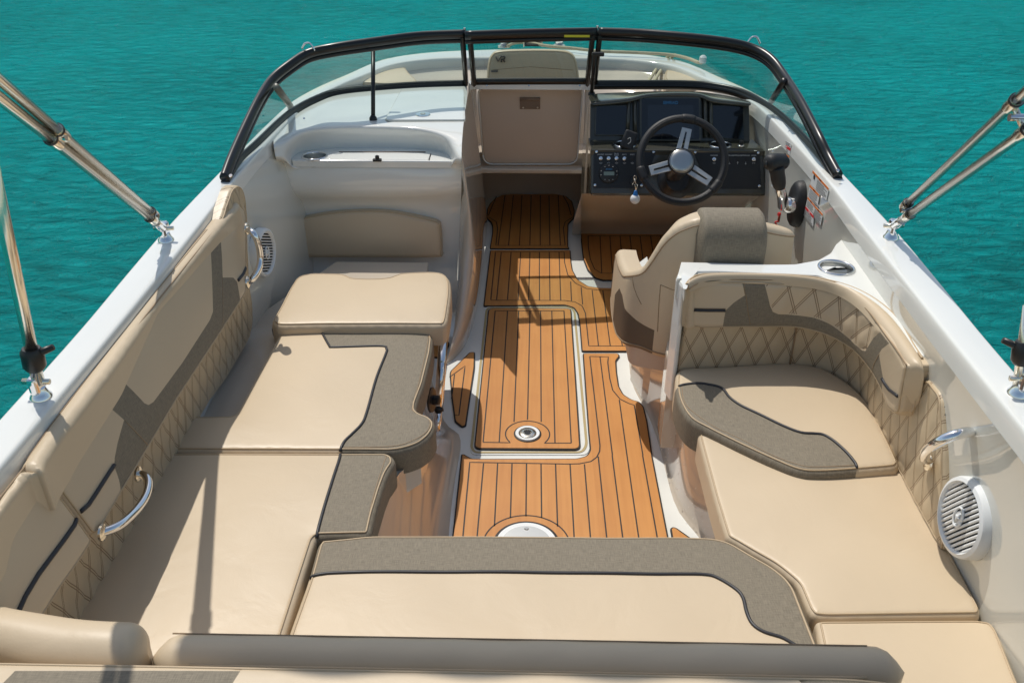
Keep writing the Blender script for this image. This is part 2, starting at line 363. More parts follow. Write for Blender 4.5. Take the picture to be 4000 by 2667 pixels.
def prism(name, poly, z0, z1, mat, parent=None, bev=.0, surf=None):
    """closed outline raised from z0 to z1 (above the given plane)"""
    p = ccw(poly); n = len(p); S = surf or HP(0)
    lo, nn = S.at(p); vs = list(lo+nn*z0)
    if bev:
        rings = [(z1-bev, 0), (z1-.3*bev, .3*bev), (z1, bev)]
    else: rings = [(z1, 0)]
    fs = [tuple(range(n))[::-1]]; k = 0
    for z, d in rings:
        q, nn = S.at(offset(p, d) if d else p); vs += list(q+nn*z)
        for j in range(n): fs.append((k*n+j, k*n+(j+1) % n, (k+1)*n+(j+1) % n, (k+1)*n+j))
        k += 1
    fs.append(tuple(k*n+j for j in range(n)))
    o = mesh_obj(name, vs, fs, mat, parent, smooth=False); return o
def holed(name, poly, z0, z1, mat, parent, holes, bev=.004):
    """raised flat piece with round holes cut through it"""
    p = ccw(resample(poly, .04)); n = len(p); V = []; F = []
    for z, d in ((z0, 0), (z1-bev, 0), (z1-.3*bev, .3*bev), (z1, bev)): q = offset(p, d) if d else p; V += [(*a, z) for a in q]
    for k in range(3):
        for j in range(n): F.append((k*n+j, k*n+(j+1) % n, (k+1)*n+(j+1) % n, (k+1)*n+j))
    top = [tuple(a) for a in offset(p, bev)]; pts = list(top); ed = [(i, (i+1) % n) for i in range(n)]
    for c, R in holes:
        b = len(pts); pts += [(c[0]+R*math.cos(a), c[1]+R*math.sin(a)) for a in np.linspace(0, 2*math.pi, 41)[:-1]]; ed += [(b+i, b+(i+1) % 40) for i in range(40)]
    vv, ee, ff, *_ = delaunay_2d_cdt([Vector(a) for a in pts], ed, [], 0, 1e-6); st = A([tuple(v) for v in vv]); b = len(V); V += [(*a, z1) for a in st]
    for f in ff:
        c_ = st[list(f)].mean(0)[None]
        if inside(c_, A(top))[0] and all(np.hypot(*(c_[0]-A(c)[:2])) > R*.99 for c, R in holes): F.append(tuple(b+i for i in f))
    return mesh_obj(name, V, F, mat, parent, smooth=False)
def box(name, c, s, mat, parent=None, rot=None, bev=.004):
    bm = bmesh.new(); bmesh.ops.create_cube(bm, size=1); Mx = Matrix.Translation([float(a) for a in c]) @ ((rot or Matrix()).to_4x4()) @ Matrix.Diagonal((*[float(a) for a in s], 1))
    bmesh.ops.transform(bm, matrix=Mx, verts=bm.verts)
    if bev: bmesh.ops.bevel(bm, geom=bm.edges[:], offset=min(bev, min(s)*.4), segments=3, affect='EDGES', profile=.5)
    vs = [v.co.copy() for v in bm.verts]; fs = [[v.index for v in f.verts] for f in bm.faces]; bm.free()
    return mesh_obj(name, vs, fs, mat, parent, smooth=False)
def lathe(name, prof, C, n, _k, mat, parent=None, seg=32, xdir=None):
    """turned solid: prof = [(radius, height along n)...]"""
    n = A(n)/np.linalg.norm(n); x = A(xdir) if xdir is not None else np.cross(n, [0, 0, 1.] if abs(n[2]) < .9 else [1., 0, 0]); x = x-n*(x@n); x /= np.linalg.norm(x); y = np.cross(n, x)
    vs = []; fs = []
    for r, h in prof:
        for k in range(seg):
            a = 2*math.pi*k/seg; vs.append(A(C)+n*h+r*(math.cos(a)*x+math.sin(a)*y))
    for i in range(len(prof)-1):
        for k in range(seg): fs.append((i*seg+k, i*seg+(k+1) % seg, (i+1)*seg+(k+1) % seg, (i+1)*seg+k))
    fs.append(tuple((len(prof)-1)*seg+k for k in range(seg))); fs.append(tuple(range(seg))[::-1])
    o = mesh_obj(name, vs, fs, mat, parent)
    m = o.modifiers.new('es', 'EDGE_SPLIT'); m.split_angle = math.radians(40); return o
def text(name, s, surf, st, size, mat, parent, ang=0, h=.001, align='CENTER', bold=0):
    cu = bpy.data.curves.new('t', 'FONT'); cu.body = s; cu.size = size; cu.align_x = align; cu.align_y = 'CENTER'; cu.extrude = .0004; cu.offset = bold
    o = bpy.data.objects.new('t', cu); COL.objects.link(o); dg = bpy.context.evaluated_depsgraph_get(); me = o.evaluated_get(dg).to_mesh()
    ca, sa = math.cos(ang), math.sin(ang); vs = []
    for v in me.vertices:
        x, y = v.co.x*ca-v.co.y*sa, v.co.x*sa+v.co.y*ca; vs.append(surf.pt((st[0]+x, st[1]+y), h+v.co.z))
    fs = [tuple(p.vertices) for p in me.polygons]; o.to_mesh_clear() if False else None
    bpy.data.objects.remove(o); bpy.data.curves.remove(cu)
    return mesh_obj(name, vs, fs, mat, parent, smooth=False)
def ribbon(name, lines, w, z, mat, parent, surf=None, step=.05):
    """flat narrow strips following lines (2D) just above a surface"""
    S = surf or HP(0); V = []; F = []
    for ln in lines:
        p = A(ln); tg = np.gradient(p, axis=0); tg /= np.maximum(np.linalg.norm(tg, axis=1), 1e-9)[:, None]; nr = np.stack([-tg[:, 1], tg[:, 0]], 1)*w/2
        a, na = S.at(p+nr); b, nb = S.at(p-nr); k = len(V)
        for i in range(len(p)): V += [a[i]+na[i]*z, b[i]+nb[i]*z]
        for i in range(len(p)-1): F.append((k+2*i, k+2*i+1, k+2*i+3, k+2*i+2))
    return mesh_obj(name, V, F, mat, parent, smooth=False)
def pad(surf, outline, thick, mat, parent, name='cushion_cover', r=.025, panels=(), pipes=(), stitches=(), welt=None, sp=.035,
        crown=.008, quilt=None, step=.02, piper=.0045, taper=.0, lift=0, weltm=None, wob=.0):
    """upholstered pad on a surface: rounded rim, slight crown, optional panels of another cover, piping and stitch lines"""
    out = ccw(resample(outline, step)); pan = [(nm, mt, ccw(resample(pl, step)), q) for nm, mt, pl, q in panels]
    pts = [tuple(p) for p in out]; ed = [(i, (i+1) % len(out)) for i in range(len(out))]
    for nm, mt, pl, q in pan:
        b = len(pts); pts += [tuple(p) for p in pl]; ed += [(b+i, b+(i+1) % len(pl)) for i in range(len(pl))]
    for d in (.12*r, .35*r, .7*r, 1.1*r, 1.6*r):
        o = offset(out, d); dd = seg_dist(o, out); o = o[(dd > .85*d) & inside(o, out)]; pts += [tuple(p) for p in o]
    lo, hi = out.min(0), out.max(0); gs = sp
    gx, gy = np.meshgrid(np.arange(lo[0], hi[0], gs), np.arange(lo[1], hi[1], gs)); gx = gx+(np.arange(gx.shape[0]) % 2)[:, None]*gs/2
    g = np.stack([gx.ravel(), gy.ravel()], 1); g = g[inside(g, out)]; g = g[seg_dist(g, out) > 1.9*r] if len(g) else g
    for nm, mt, pl, q in pan:
        if len(g): g = g[seg_dist(g, pl) > .25*gs]
    pts += [tuple(p) for p in g]
    vv, ee, ff, *_ = delaunay_2d_cdt([Vector(p) for p in pts], ed, [], 0, 1e-5)
    st = A([tuple(v) for v in vv]); F = A([tuple(f) for f in ff if len(f) == 3]).astype(int); cen = st[F].mean(1); F = F[inside(cen, out)]; cen = st[F].mean(1)
    owner = np.zeros(len(F), int)
    for i, (nm, mt, pl, q) in enumerate(pan): owner[inside(cen, pl)] = i+1
    def hgt(s2):
        d = seg_dist(s2, out); d = np.where(inside(s2, out), d, 0); dd = np.minimum(d, r)
        h = -r+np.sqrt(np.maximum(r*r-(r-dd)**2, 0))+crown*(1-np.exp(-d/.08))
        if wob: h = h+wob*(np.sin(s2[:, 0]*9+1)*np.sin(s2[:, 1]*7+2)+.5*np.sin(s2[:, 0]*23)*np.sin(s2[:, 1]*19))*np.clip(d/.05, 0, 1)
        def qh(q):
            W, Hq, Am = q; f = lambda x: .5-np.abs(x-np.floor(x)-.5)
            m = np.minimum(f(s2[:, 0]/W+s2[:, 1]/Hq), f(s2[:, 0]/W-s2[:, 1]/Hq)); return Am*(np.sqrt(np.clip(m/.5, 0, 1))-.6)*np.clip(d/(r+.004), 0, 1)
        if quilt: h = h+qh(quilt)
        for nm, mt, pl, q in pan:
            if q: h = h+qh(q)*inside(s2, pl)
        return h
    # make every triangle face along the surface normal
    Pp, Nn = surf.at(st); h = hgt(st)+lift; Q = Pp+Nn*h[:, None]
    a, b, c = Q[F[:, 0]], Q[F[:, 1]], Q[F[:, 2]]; fl = (np.cross(b-a, c-a)*Nn[F[:, 0]]).sum(1) < 0; F[fl] = F[fl][:, ::-1]
    # rim edges -> side wall
    cnt = {}
    for fi, f in enumerate(F):
        for k in range(3):
            e = (f[k], f[(k+1) % 3]); cnt.setdefault((min(e), max(e)), []).append((e, fi))
    rim = [v[0] for v in cnt.values() if len(v) == 1]; nv = len(Q); low = {}; extra = []; exuv = []; W = []; wown = []
    ctr = st.mean(0)
    def lowv(i, lvl):
        if (i, lvl) not in low:
            low[(i, lvl)] = nv+len(extra); dep = (thick-r)*(.5 if lvl == 0 else 1)
            extra.append(Q[i]-Nn[i]*dep); exuv.append(st[i]+(st[i]-ctr)/max(1e-6, np.linalg.norm(st[i]-ctr))*dep)
        return low[(i, lvl)]
    for (e, fi) in rim:
        i, j = e; W.append((j, i, lowv(i, 0), lowv(j, 0))); wown.append(owner[fi]); W.append((lowv(j, 0), lowv(i, 0), lowv(i, 1), lowv(j, 1))); wown.append(owner[fi])
    V = np.concatenate([Q, A(extra).reshape(-1, 3)]); UV = np.concatenate([st, A(exuv).reshape(-1, 2)])
    nr = np.zeros_like(V)
    for arr in (F, A(W).astype(int).reshape(-1, 4)):
        if len(arr) == 0: continue
        a, b, c = V[arr[:, 0]], V[arr[:, 1]], V[arr[:, 2]]; fn = np.cross(b-a, c-a)
        if arr.shape[1] == 4: fn = fn*2
        for k in range(arr.shape[1]): np.add.at(nr, arr[:, k], fn)
    nr /= np.maximum(np.linalg.norm(nr, axis=1), 1e-12)[:, None]
    allf = [tuple(f) for f in F]+[tuple(w) for w in W]; allo = list(owner)+wown
    base = None
    for k in range(len(pan)+1):
        fs = [f for f, o in zip(allf, allo) if o == k]
        if not fs: continue
        used = sorted({i for f in fs for i in f}); mp = {i: n for n, i in enumerate(used)}
        nm, mt = (name, mat) if k == 0 else pan[k-1][:2]
        o = mesh_obj(nm, V[used], [tuple(mp[i] for i in f) for f in fs], mt, parent, uvs=UV[used], normals=nr[used])
        if k == 0: base = o
    def onsurf(ln, dh): 
        q, n = surf.at(ln); hh = hgt(A(ln))+lift; return q+n*(hh+dh)[:, None]
    par = base if base is not None and parent is not None and parent.parent is None else parent
    if pipes: 
        for ln in pipes:
            ln = resample(ln, .01, False); ln = ln[inside(ln, offset(out, .25*r))]
            if len(ln) > 2: tube('piping', onsurf(ln, .001), piper, M['piping'], par, 8)
    for ln in stitches: tube('stitching', onsurf(resample(ln, .02, False), .0), .0014, M['seam'], par, 5)
    if welt:
        ln = offset(out, welt); ln = ln[seg_dist(ln, out) > .8*welt]; tube('welt', onsurf(ln, .0003), .0026, weltm or M['welt'], par, 6, closed=True)
    return base
# ================================================================ THE SEA
wp = [(-400, -300, -.55), (400, -300, -.55), (400, 900, -.55), (-400, 900, -.55)]
tag(mesh_obj('water', wp, [(0, 1, 2, 3)], M['water']), kind='structure')

# ================================================================ THE BOAT: hull, gunwale, liners, sole, consoles, seat bases
boat = thing('motorboat', 'white open bow motorboat seen from its stern, with beige cockpit, on turquoise water', 'motorboat', (0, 3, 0))
def path(pts, n=64):
    """resample an (x, y) path evenly"""
    p = spline(pts, 8); L = np.concatenate([[0], np.cumsum(np.hypot(*np.diff(p, axis=0).T))]); s = np.linspace(0, L[-1], n)
    return np.stack([np.interp(s, L, p[:, 0]), np.interp(s, L, p[:, 1])], 1)
O_R = [(1.15, -.6), (1.15, .6), (1.15, 1.8), (1.162, 2.2), (1.172, 2.6), (1.165, 3.1), (1.152, 3.7), (1.125, 4.15), (1.06, 4.55), (.93, 5.0), (.80, 5.22), (.56, 5.36), (.324, 5.41), (.12, 5.45)]
I_R = [(1.055, -.6), (1.055, .6), (1.055, 1.7), (1.062, 2.3), (1.068, 2.6), (1.08, 3.08), (1.07, 3.6), (1.045, 4.05), (.985, 4.45), (.86, 4.88), (.74, 5.07), (.52, 5.18), (.28, 5.20), (.10, 5.21)]
n_st = 60
oR, iR = path(O_R, n_st), path(I_R, n_st); mir = lambda p: (p*[-1, 1])[::-1]
outer = np.concatenate([oR, mir(oR)]); inner = np.concatenate([iR, mir(iR)])
zt = lambda y: .90-.04*np.clip((y-4.1)/.7, 0, 1)
def row(a, b, t, dz): return [(*(q), zt(q[1])+dz) for q in a*(1-t)+b*t]
topsides = [[(q[0]*.80, q[1]-.25 if q[1] > 3 else q[1], -.75) for q in outer], [(q[0]*.96, q[1]-.06 if q[1] > 3 else q[1], .0) for q in outer], [(q[0]*1.01, q[1], .55) for q in outer],
            [(q[0]*1.006, q[1]+.004, zt(q[1])-.06) for q in outer], row(outer, inner, 0, -.012)]
loft('hull', topsides, M['gel'], boat, 1)
loft('gunwale', [row(outer, inner, 0, -.014), row(outer, inner, .03, -.003), row(outer, inner, .08, 0), row(outer, inner, .2, 0), row(outer, inner, .5, .003), row(outer, inner, .85, 0.001), row(outer, inner, .93, 0), row(outer, inner, .975, -.004),
     row(outer, inner, 1.0, -.018), row(outer, inner, 1.01, -.03), row(outer, inner, 1.02, -.06)], M['gel'], boat, 1)
wz = lambda z: float(np.interp(z, [0, .55, .7, .8], [1, .9, .55, .15]))
# starboard cockpit side, mirror-glossy
ys = np.linspace(-.6, 4.15, 40); ix = np.interp(ys, A(I_R)[:9, 1], A(I_R)[:9, 0])
rowsW = [[(ix[i]-.003, ys[i], .842) for i in range(40)]]
for z in (.80, .7, .55, .42, .25, 0.0): rowsW.append([((ix[i]+.003)*(1-wz(z))+1.077*wz(z), ys[i], z) for i in range(40)])
loft('side_liner', rowsW, M['wallgel'], boat, 1)
# port cockpit side: runs straight aft, curls inboard ahead to meet the console
topP = [(-x, y, .842) for x, y in zip(ix, ys)]
inP = lambda y, k: np.interp(y, [2.55, 2.8, 3.0, 3.2, 3.35, 3.5, 3.7], [0, .005, .02, .045, .06, .06, .06])*k
rowsP = [topP]+[[(-min(ix[i], 1.075)+inP(ys[i], k), ys[i], z) for i in range(40) if 1] for z, k in ((.80, .12), (.72, .35), (.6, .75), (.45, 1), (.25, 1.05), (0, 1.05))]
loft('side_liner', rowsP, M['wallgel'], boat, 1)
# sole
prism('cockpit_sole', [(-1.08, -.6), (1.08, -.6), (1.08, 4.7), (.36, 4.75), (.36, 5.35), (-.36, 5.35), (-.36, 4.75), (-1.08, 4.7)], -.05, 0, M['gel'], boat)
# ---- bow well
bowin = [q for q in inner if q[1] > 4.3]; 
bl = []
for z, k in ((-.05, 1.0), (-.065, .985), (-.085, .93), (-.12, .84), (-.17, .74), (-.45, .68)): bl.append([(q[0]*k, 4.3+(q[1]-4.3)*k, zt(q[1])+z) for q in bowin])
loft('bow_liner', bl, M['gelb'], boat, 1)
prism('bow_bench', [(q[0]*.99, max(4.74, 4.2+(q[1]-4.2)*.99)) for q in bowin if q[1] > 4.5], .36, .44, M['gelb'], boat, .01)
# ---- port console
c_u = [628, 655, 690, 730, 800, 880, 960, 1010, 1040, 1062]
r = []
wr = [(632, 262), (660, 250), (690, 240), (735, 215), (800, 202), (880, 196), (960, 193), (1010, 191), (1050, 190), (1079, 190)]
r.append([P(u, v, z=.895) for u, v in wr])
r.append([P(u, v, z=.89) for u, v in [(628, 300), (655, 290), (690, 282), (730, 276), (800, 268), (880, 264), (960, 264), (1010, 264), (1043, 264), (1067, 264)]])
r.append([P(u, v, z=.887) for u, v in [(628, 332), (652, 318), (686, 303), (725, 293), (800, 289), (880, 289), (955, 291), (1005, 300), (1036, 305), (1063, 300)]])
r.append([P(u, v, z=z) for u, v, z in [(630, 345, .86), (656, 335, .865), (690, 309, .872), (727, 298, .878), (800, 293, .88), (880, 293, .88), (955, 296, .878), (1007, 309, .872), (1035, 325, .86), (1061, 325, .865)]])
SH = .782                                                # height of the console shelf; the tray piece lies on a recessed seat
def dn(u, v, dy=0): p = P(u, v, z=SH); return A([p[0], p[1]+dy, SH-.06])
r.append([P(632, 356, z=.84), P(658, 352, z=.84), P(672, 352, z=SH), P(718, 341, z=SH), P(800, 338, z=SH), P(880, 338, z=SH), P(958, 340, z=SH), P(1030, 346, z=SH), P(1039, 350, z=.83), P(1060, 350, z=.85)])
r.append([P(633, 360, z=.835), P(658, 358, z=.83), dn(670, 355), dn(718, 343), dn(800, 341), dn(880, 341), dn(958, 342), dn(1032, 348), P(1040, 356, z=.825), P(1060, 360, z=.84)])
r.append([P(635, 366, z=.82), P(658, 366, z=.81), dn(668, 369), dn(718, 370), dn(800, 370), dn(880, 370), dn(958, 370), dn(1034, 367), P(1042, 366, z=.81), P(1060, 371, z=.83)])
fy = 3.592
r.append([P(636, 372, y=fy), P(660, 374, y=fy)]+[A([P(u, 372, z=SH)[0], fy+.008, SH-.02]) for u in (669, 718, 800, 880, 958, 1035)]+[P(1043, 374, y=fy), P(1060, 378, y=fy)])
ledge_pts = [P(u, v, z=SH)[:2] for u, v in T('D', [(668, 373), (666, 364), (676, 354), (700, 346), (735, 341), (800, 338), (880, 338), (958, 339), (1012, 343), (1034, 350), (1038, 360), (1037, 371)])]; ledge_pts[0][1] = ledge_pts[-1][1] = fy-.006
cup_c = P(*T('Z1', [(842, 1100)])[0], z=SH); tray = holed('shelf_tray', ledge_pts, SH-.03, SH, M['gel'], boat, [(cup_c, .048)], .005)
yf = lambda v: np.interp(v, [368, 384, 448, 456, 470, 600, 700], [3.59, 3.588, 3.565, 3.64, 3.655, 3.64, 3.64])
r.append([P(u, v, y=fy-.003) for u, v in [(637, 387), (662, 387), (669, 387), (718, 387), (800, 387), (880, 387), (958, 387), (1036, 387), (1046, 389), (1060, 392)]])
r.append([P(u, v, y=yf(v)) for u, v in [(640, 446), (668, 445), (680, 446), (722, 448), (800, 449), (880, 449), (958, 447), (1033, 442), (1049, 440), (1060, 440)]])
r.append([P(u, v, y=yf(v)+.02) for u, v in [(641, 456), (670, 456), (683, 457), (724, 459), (800, 460), (880, 460), (958, 458), (1038, 454), (1051, 456), (1059, 456)]])
r.append([P(u, v, y=3.67) for u, v in [(645, 500), (672, 500), (690, 500), (730, 500), (800, 500), (880, 500), (958, 500), (1015, 500), (1045, 500), (1057, 500)]])
r.append([P(u, v, y=3.66) for u, v in [(650, 600), (676, 600), (695, 600), (735, 600), (800, 600), (880, 600), (950, 600), (1010, 600), (1040, 600), (1052, 600)]])
r.append([P(u, v, y=3.62) for u, v in [(655, 640), (680, 640), (700, 640), (740, 640), (800, 640), (880, 640), (950, 640), (1010, 640), (1040, 640), (1050, 640)]])
r.append([P(u, v, y=3.55) for u, v in [(655, 720), (680, 720), (700, 720), (740, 720), (800, 720), (880, 720), (950, 720), (1010, 720), (1040, 720), (1050, 715)]])
cons = loft('port_console', r, M['gel'], boat, 2)
# aisle side of the port console, bulging towards its foot
ed = [row_[-1] for row_ in r]
side = []
top_edge = [ed[0], ed[1], ed[2], ed[3], ed[5], ed[8], ed[10], ed[11], ed[12]]
foot = PZ('D', [(1114, 566), (1112, 590), (1108, 630), (1103, 670), (1097, 705), (1088, 745), (1072, 790), (1050, 820), (1020, 842)], 0)
for t, bl_ in ((0, 0), (.08, .018), (.35, .05), (.65, .075), (.88, .04), (.97, .008), (1.0, 0)):
    side.append([A(a)*(1-t)+A(b)*t+A([bl_*.35, -bl_*.6, 0]) for a, b in zip(top_edge, foot)])
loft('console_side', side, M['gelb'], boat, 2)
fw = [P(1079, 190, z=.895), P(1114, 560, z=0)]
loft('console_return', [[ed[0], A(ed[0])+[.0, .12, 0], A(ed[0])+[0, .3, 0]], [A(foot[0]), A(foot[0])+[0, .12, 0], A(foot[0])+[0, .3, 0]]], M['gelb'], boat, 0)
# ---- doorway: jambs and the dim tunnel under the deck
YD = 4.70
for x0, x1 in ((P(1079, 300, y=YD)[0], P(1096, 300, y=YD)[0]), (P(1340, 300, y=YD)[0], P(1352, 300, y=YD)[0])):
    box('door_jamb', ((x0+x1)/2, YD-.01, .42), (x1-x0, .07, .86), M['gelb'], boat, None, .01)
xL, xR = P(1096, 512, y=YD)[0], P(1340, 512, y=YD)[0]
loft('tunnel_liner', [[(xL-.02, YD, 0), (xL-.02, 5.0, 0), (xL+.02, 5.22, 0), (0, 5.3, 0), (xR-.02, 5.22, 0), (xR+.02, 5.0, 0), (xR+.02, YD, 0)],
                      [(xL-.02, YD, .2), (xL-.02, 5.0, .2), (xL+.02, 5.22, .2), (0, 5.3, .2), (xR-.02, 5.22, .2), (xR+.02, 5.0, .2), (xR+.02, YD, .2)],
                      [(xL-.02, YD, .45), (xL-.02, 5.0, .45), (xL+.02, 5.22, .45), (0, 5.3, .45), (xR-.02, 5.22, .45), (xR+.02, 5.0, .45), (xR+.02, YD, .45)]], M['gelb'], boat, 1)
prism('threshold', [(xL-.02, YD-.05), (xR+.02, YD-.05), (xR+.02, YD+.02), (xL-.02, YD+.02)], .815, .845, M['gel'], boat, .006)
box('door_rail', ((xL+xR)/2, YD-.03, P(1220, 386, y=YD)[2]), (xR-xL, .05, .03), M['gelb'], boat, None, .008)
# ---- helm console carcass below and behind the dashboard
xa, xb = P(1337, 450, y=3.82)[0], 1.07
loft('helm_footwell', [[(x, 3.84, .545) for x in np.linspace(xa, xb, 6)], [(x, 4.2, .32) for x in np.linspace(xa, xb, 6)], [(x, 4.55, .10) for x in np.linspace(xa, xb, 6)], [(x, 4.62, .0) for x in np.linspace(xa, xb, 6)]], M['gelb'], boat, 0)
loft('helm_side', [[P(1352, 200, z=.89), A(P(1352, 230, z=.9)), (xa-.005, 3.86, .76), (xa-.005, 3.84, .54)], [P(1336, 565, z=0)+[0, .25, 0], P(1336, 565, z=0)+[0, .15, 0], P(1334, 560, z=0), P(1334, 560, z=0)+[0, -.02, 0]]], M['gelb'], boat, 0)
# ---- starboard: seat block, ledge behind the helm seat, helm plinth, lounge base
ZL = .78
led = [P(u, v, z=ZL)[:2] for u, v in T('D', [(1573, 664), (1582, 640), (1606, 614), (1700, 607), (1825, 606), (1880, 596), (1908, 580), (1920, 560), (1936, 546)])]+[A([1.078, 2.78]), A([1.078, 2.0]), A([1.05, 2.05]), A([1.045, 2.22]), A([1.02, 2.36]), A([.98, 2.44]), A([.92, 2.515]), A([.60, 2.54]), A([.50, 2.535]), A([.486, 2.50])]
cupR = P(*T('A6', [(1059, 279)])[0], z=ZL); holed('cup_ledge', fillet(led, .010), .735, ZL, M['gel'], boat, [(cupR, .053)], .005)
prism('ledge_filler', [(.468, 2.495), (.50, 2.62), (1.0, 2.60), (.90, 2.525), (.56, 2.515), (.50, 2.51)], .70, .772, M['gel'], boat)
side2 = [P(1570, 660, z=ZL)[:2]+[.004, 0], P(1580, 634, z=ZL)[:2]+[.004, 0], P(1604, 611, z=ZL)[:2]]
prism('seat_block', fillet([(.482, 2.46), (.468, 2.52), (.50, 2.62), (1.07, 2.62), (1.07, 2.585), (.53, 2.585), (.494, 2.465)], .012), .33, ZL-.012, M['gel'], boat, .012)
fl = PZ('D', [(1449, 770), (1444, 810), (1446, 860), (1456, 895), (1474, 925), (1490, 955), (1508, 1000), (1524, 1060), (1538, 1120), (1556, 1180), (1600, 1222), (1650, 1300)], 0)
tp = PZ('D', [(1500, 740), (1500, 800), (1510, 850), (1520, 880), (1545, 900), (1562, 940), (1585, 985), (1612, 1010), (1632, 1080), (1655, 1160), (1690, 1235), (1760, 1330)], .37)
fl = [A(fl[0])+[.04, .06, 0]]+fl; tp = [tp[0]]+tp
for i_ in range(len(fl)): tp[i_] = A(fl[i_])+[.012 if i_ < 7 else .02, .0, .05 if i_ < 3 else (.40 if i_ < 6 else .37)]
mids = [[A(a)*(1-t)+A(b)*t+A([q, 0, 0]) for a, b in zip(fl, tp)] for t, q in ((0, 0), (.03, .012), (.09, .016), (.5, .012), (.9, .004), (1, 0))]
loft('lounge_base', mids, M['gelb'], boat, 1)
dr_ = random.Random(7); dv, df = [], []
for k_ in range(110):
    i_ = dr_.randint(7, len(fl)-2); s_ = dr_.random(); t_ = dr_.random()**1.3*.85+.05; p_ = (A(fl[i_])*(1-s_)+A(fl[i_+1])*s_)*(1-t_)+(A(tp[i_])*(1-s_)+A(tp[i_+1])*s_)*t_; r_ = .0012+.0022*dr_.random()**2; b_ = len(dv)
    for a_ in range(8): dv.append(p_+[-.006, r_*math.cos(a_*math.pi/4), r_*1.3*math.sin(a_*math.pi/4)])
    dv.append(p_+[-.006-r_, 0, 0]); df += [(b_+a_, b_+(a_+1) % 8, b_+8) for a_ in range(8)]
tag(mesh_obj('water_droplets', dv, df, simple('water_drop', (.75, .72, .66), .05, coat=1)), 'dried spray droplets on the glossy right seat base beside the floor', 'droplets', kind='stuff')
prism('block_foot', [(.474, 2.50), (.56, 2.50), (.56, 2.70), (.50, 2.72), (.478, 2.62)], 0.1, .44, M['gelb'], boat, .01)
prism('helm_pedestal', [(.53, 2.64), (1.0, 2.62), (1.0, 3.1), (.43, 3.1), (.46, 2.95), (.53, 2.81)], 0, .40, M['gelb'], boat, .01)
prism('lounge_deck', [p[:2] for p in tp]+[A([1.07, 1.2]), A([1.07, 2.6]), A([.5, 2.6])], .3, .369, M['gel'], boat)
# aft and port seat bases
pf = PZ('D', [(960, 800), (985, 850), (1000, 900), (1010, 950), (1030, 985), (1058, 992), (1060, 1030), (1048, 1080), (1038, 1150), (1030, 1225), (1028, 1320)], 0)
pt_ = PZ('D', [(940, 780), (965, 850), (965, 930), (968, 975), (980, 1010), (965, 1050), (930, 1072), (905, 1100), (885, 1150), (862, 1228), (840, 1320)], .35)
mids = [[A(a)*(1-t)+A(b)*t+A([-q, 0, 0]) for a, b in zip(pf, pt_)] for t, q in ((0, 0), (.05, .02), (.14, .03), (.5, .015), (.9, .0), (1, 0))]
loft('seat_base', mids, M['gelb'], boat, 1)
prism('seat_deck', [p[:2] for p in pt_]+[A([-1.07, 1.2]), A([-1.07, 3.0]), A([-.86, 3.5]), A([-.45, 3.5])], .25, .345, M['gelb'], boat)
prism('seat_deck', [(-1.06, -.4), (1.06, -.4), (1.06, 1.62), (-1.06, 1.62)], .0, .34, M['gelb'], boat)
prism('stern_deck', [(-1.06, -.6), (1.06, -.6), (1.06, .84), (-1.06, .84)], .3, .66, M['gel'], boat)
# hatch gutter moulded in the sole (white raised frame, recessed channel)
gut = fillet([P(u, v, z=0)[:2] for u, v in T('A5', [(985, 565), (1000, 548), (1590, 545), (1622, 580), (1715, 1520), (1690, 1567), (900, 1567), (884, 1520)])], .03)
prism('hatch_gutter', gut, 0, .003, M['gel'], boat)
gi = fillet([P(u, v, z=0)[:2] for u, v in T('A5', [(1000, 575), (1015, 556), (1575, 552), (1606, 580), (1690, 1500), (1660, 1552), (920, 1552), (897, 1520)])], .03)
ribbon('gutter_seal', [list(gi)+[gi[0]]], .010, .0048, simple('aged_sealant', (.42, .33, .16), .5), boat)
# ================================================================ TEAK-LOOK FLOOR MATS
G0 = HP(0)
def XY(tile, pts): return [P(u, v, z=.008)[:2] for u, v in T(tile, pts)]
def mat_(label, outline, lines, rnd=.012, z=.0, group='teak-look floor mats'):
    t = thing('floor_mat', label, 'floor mat', (*A(outline).mean(0), z), group)
    o = fillet(outline, rnd); prism('mat_edge', o, z+.0005, z+.006, M['caulk'], t)
    prism('plank_sheet', offset(o, .0055), z+.002, z+.0085, M['teak'], t, .001)
    if lines: ribbon('plank_seams', [resample(l, .03, False) for l in lines], .0048, z+.0092, M['caulk'], t)
    return t
def seg(tile, *prs): return [XY(tile, [a, b]) for a, b in prs]
# bow doorway mat
L_ = [((1120, 475), (1110, 565))]
mat_('shaded wood-look mat with an arched far edge, below the beige panel door',
     XY('A2', [(1025, 1400), (1060, 1365), (1110, 1343), (1180, 1336), (1480, 1336), (1540, 1345), (1590, 1385), (1608, 1450), (1604, 1500), (1565, 1540), (1562, 1640), (1564, 1700)])+XY('A5', [(1575, 142), (1022, 142)])+XY('A2', [(1040, 1600), (1040, 1555), (1030, 1530), (1000, 1500), (1004, 1440)]),
     [XY('D', [(a, 449), (b, 564)]) for a, b in ((1179, 1168), (1199, 1193), (1220, 1217), (1241, 1241), (1261, 1263))]+
     [XY('D', [(1140, 452), (1128, 480), (1122, 495)]), XY('D', [(1160, 449), (1144, 564)]), XY('D', [(1282, 449), (1287, 564)]), XY('D', [(1293, 449), (1305, 470), (1312, 495)]),
      XY('D', [(1122, 499), (1140, 510), (1143, 525), (1139, 564), (1298, 564), (1294, 525), (1298, 510), (1316, 499)])])
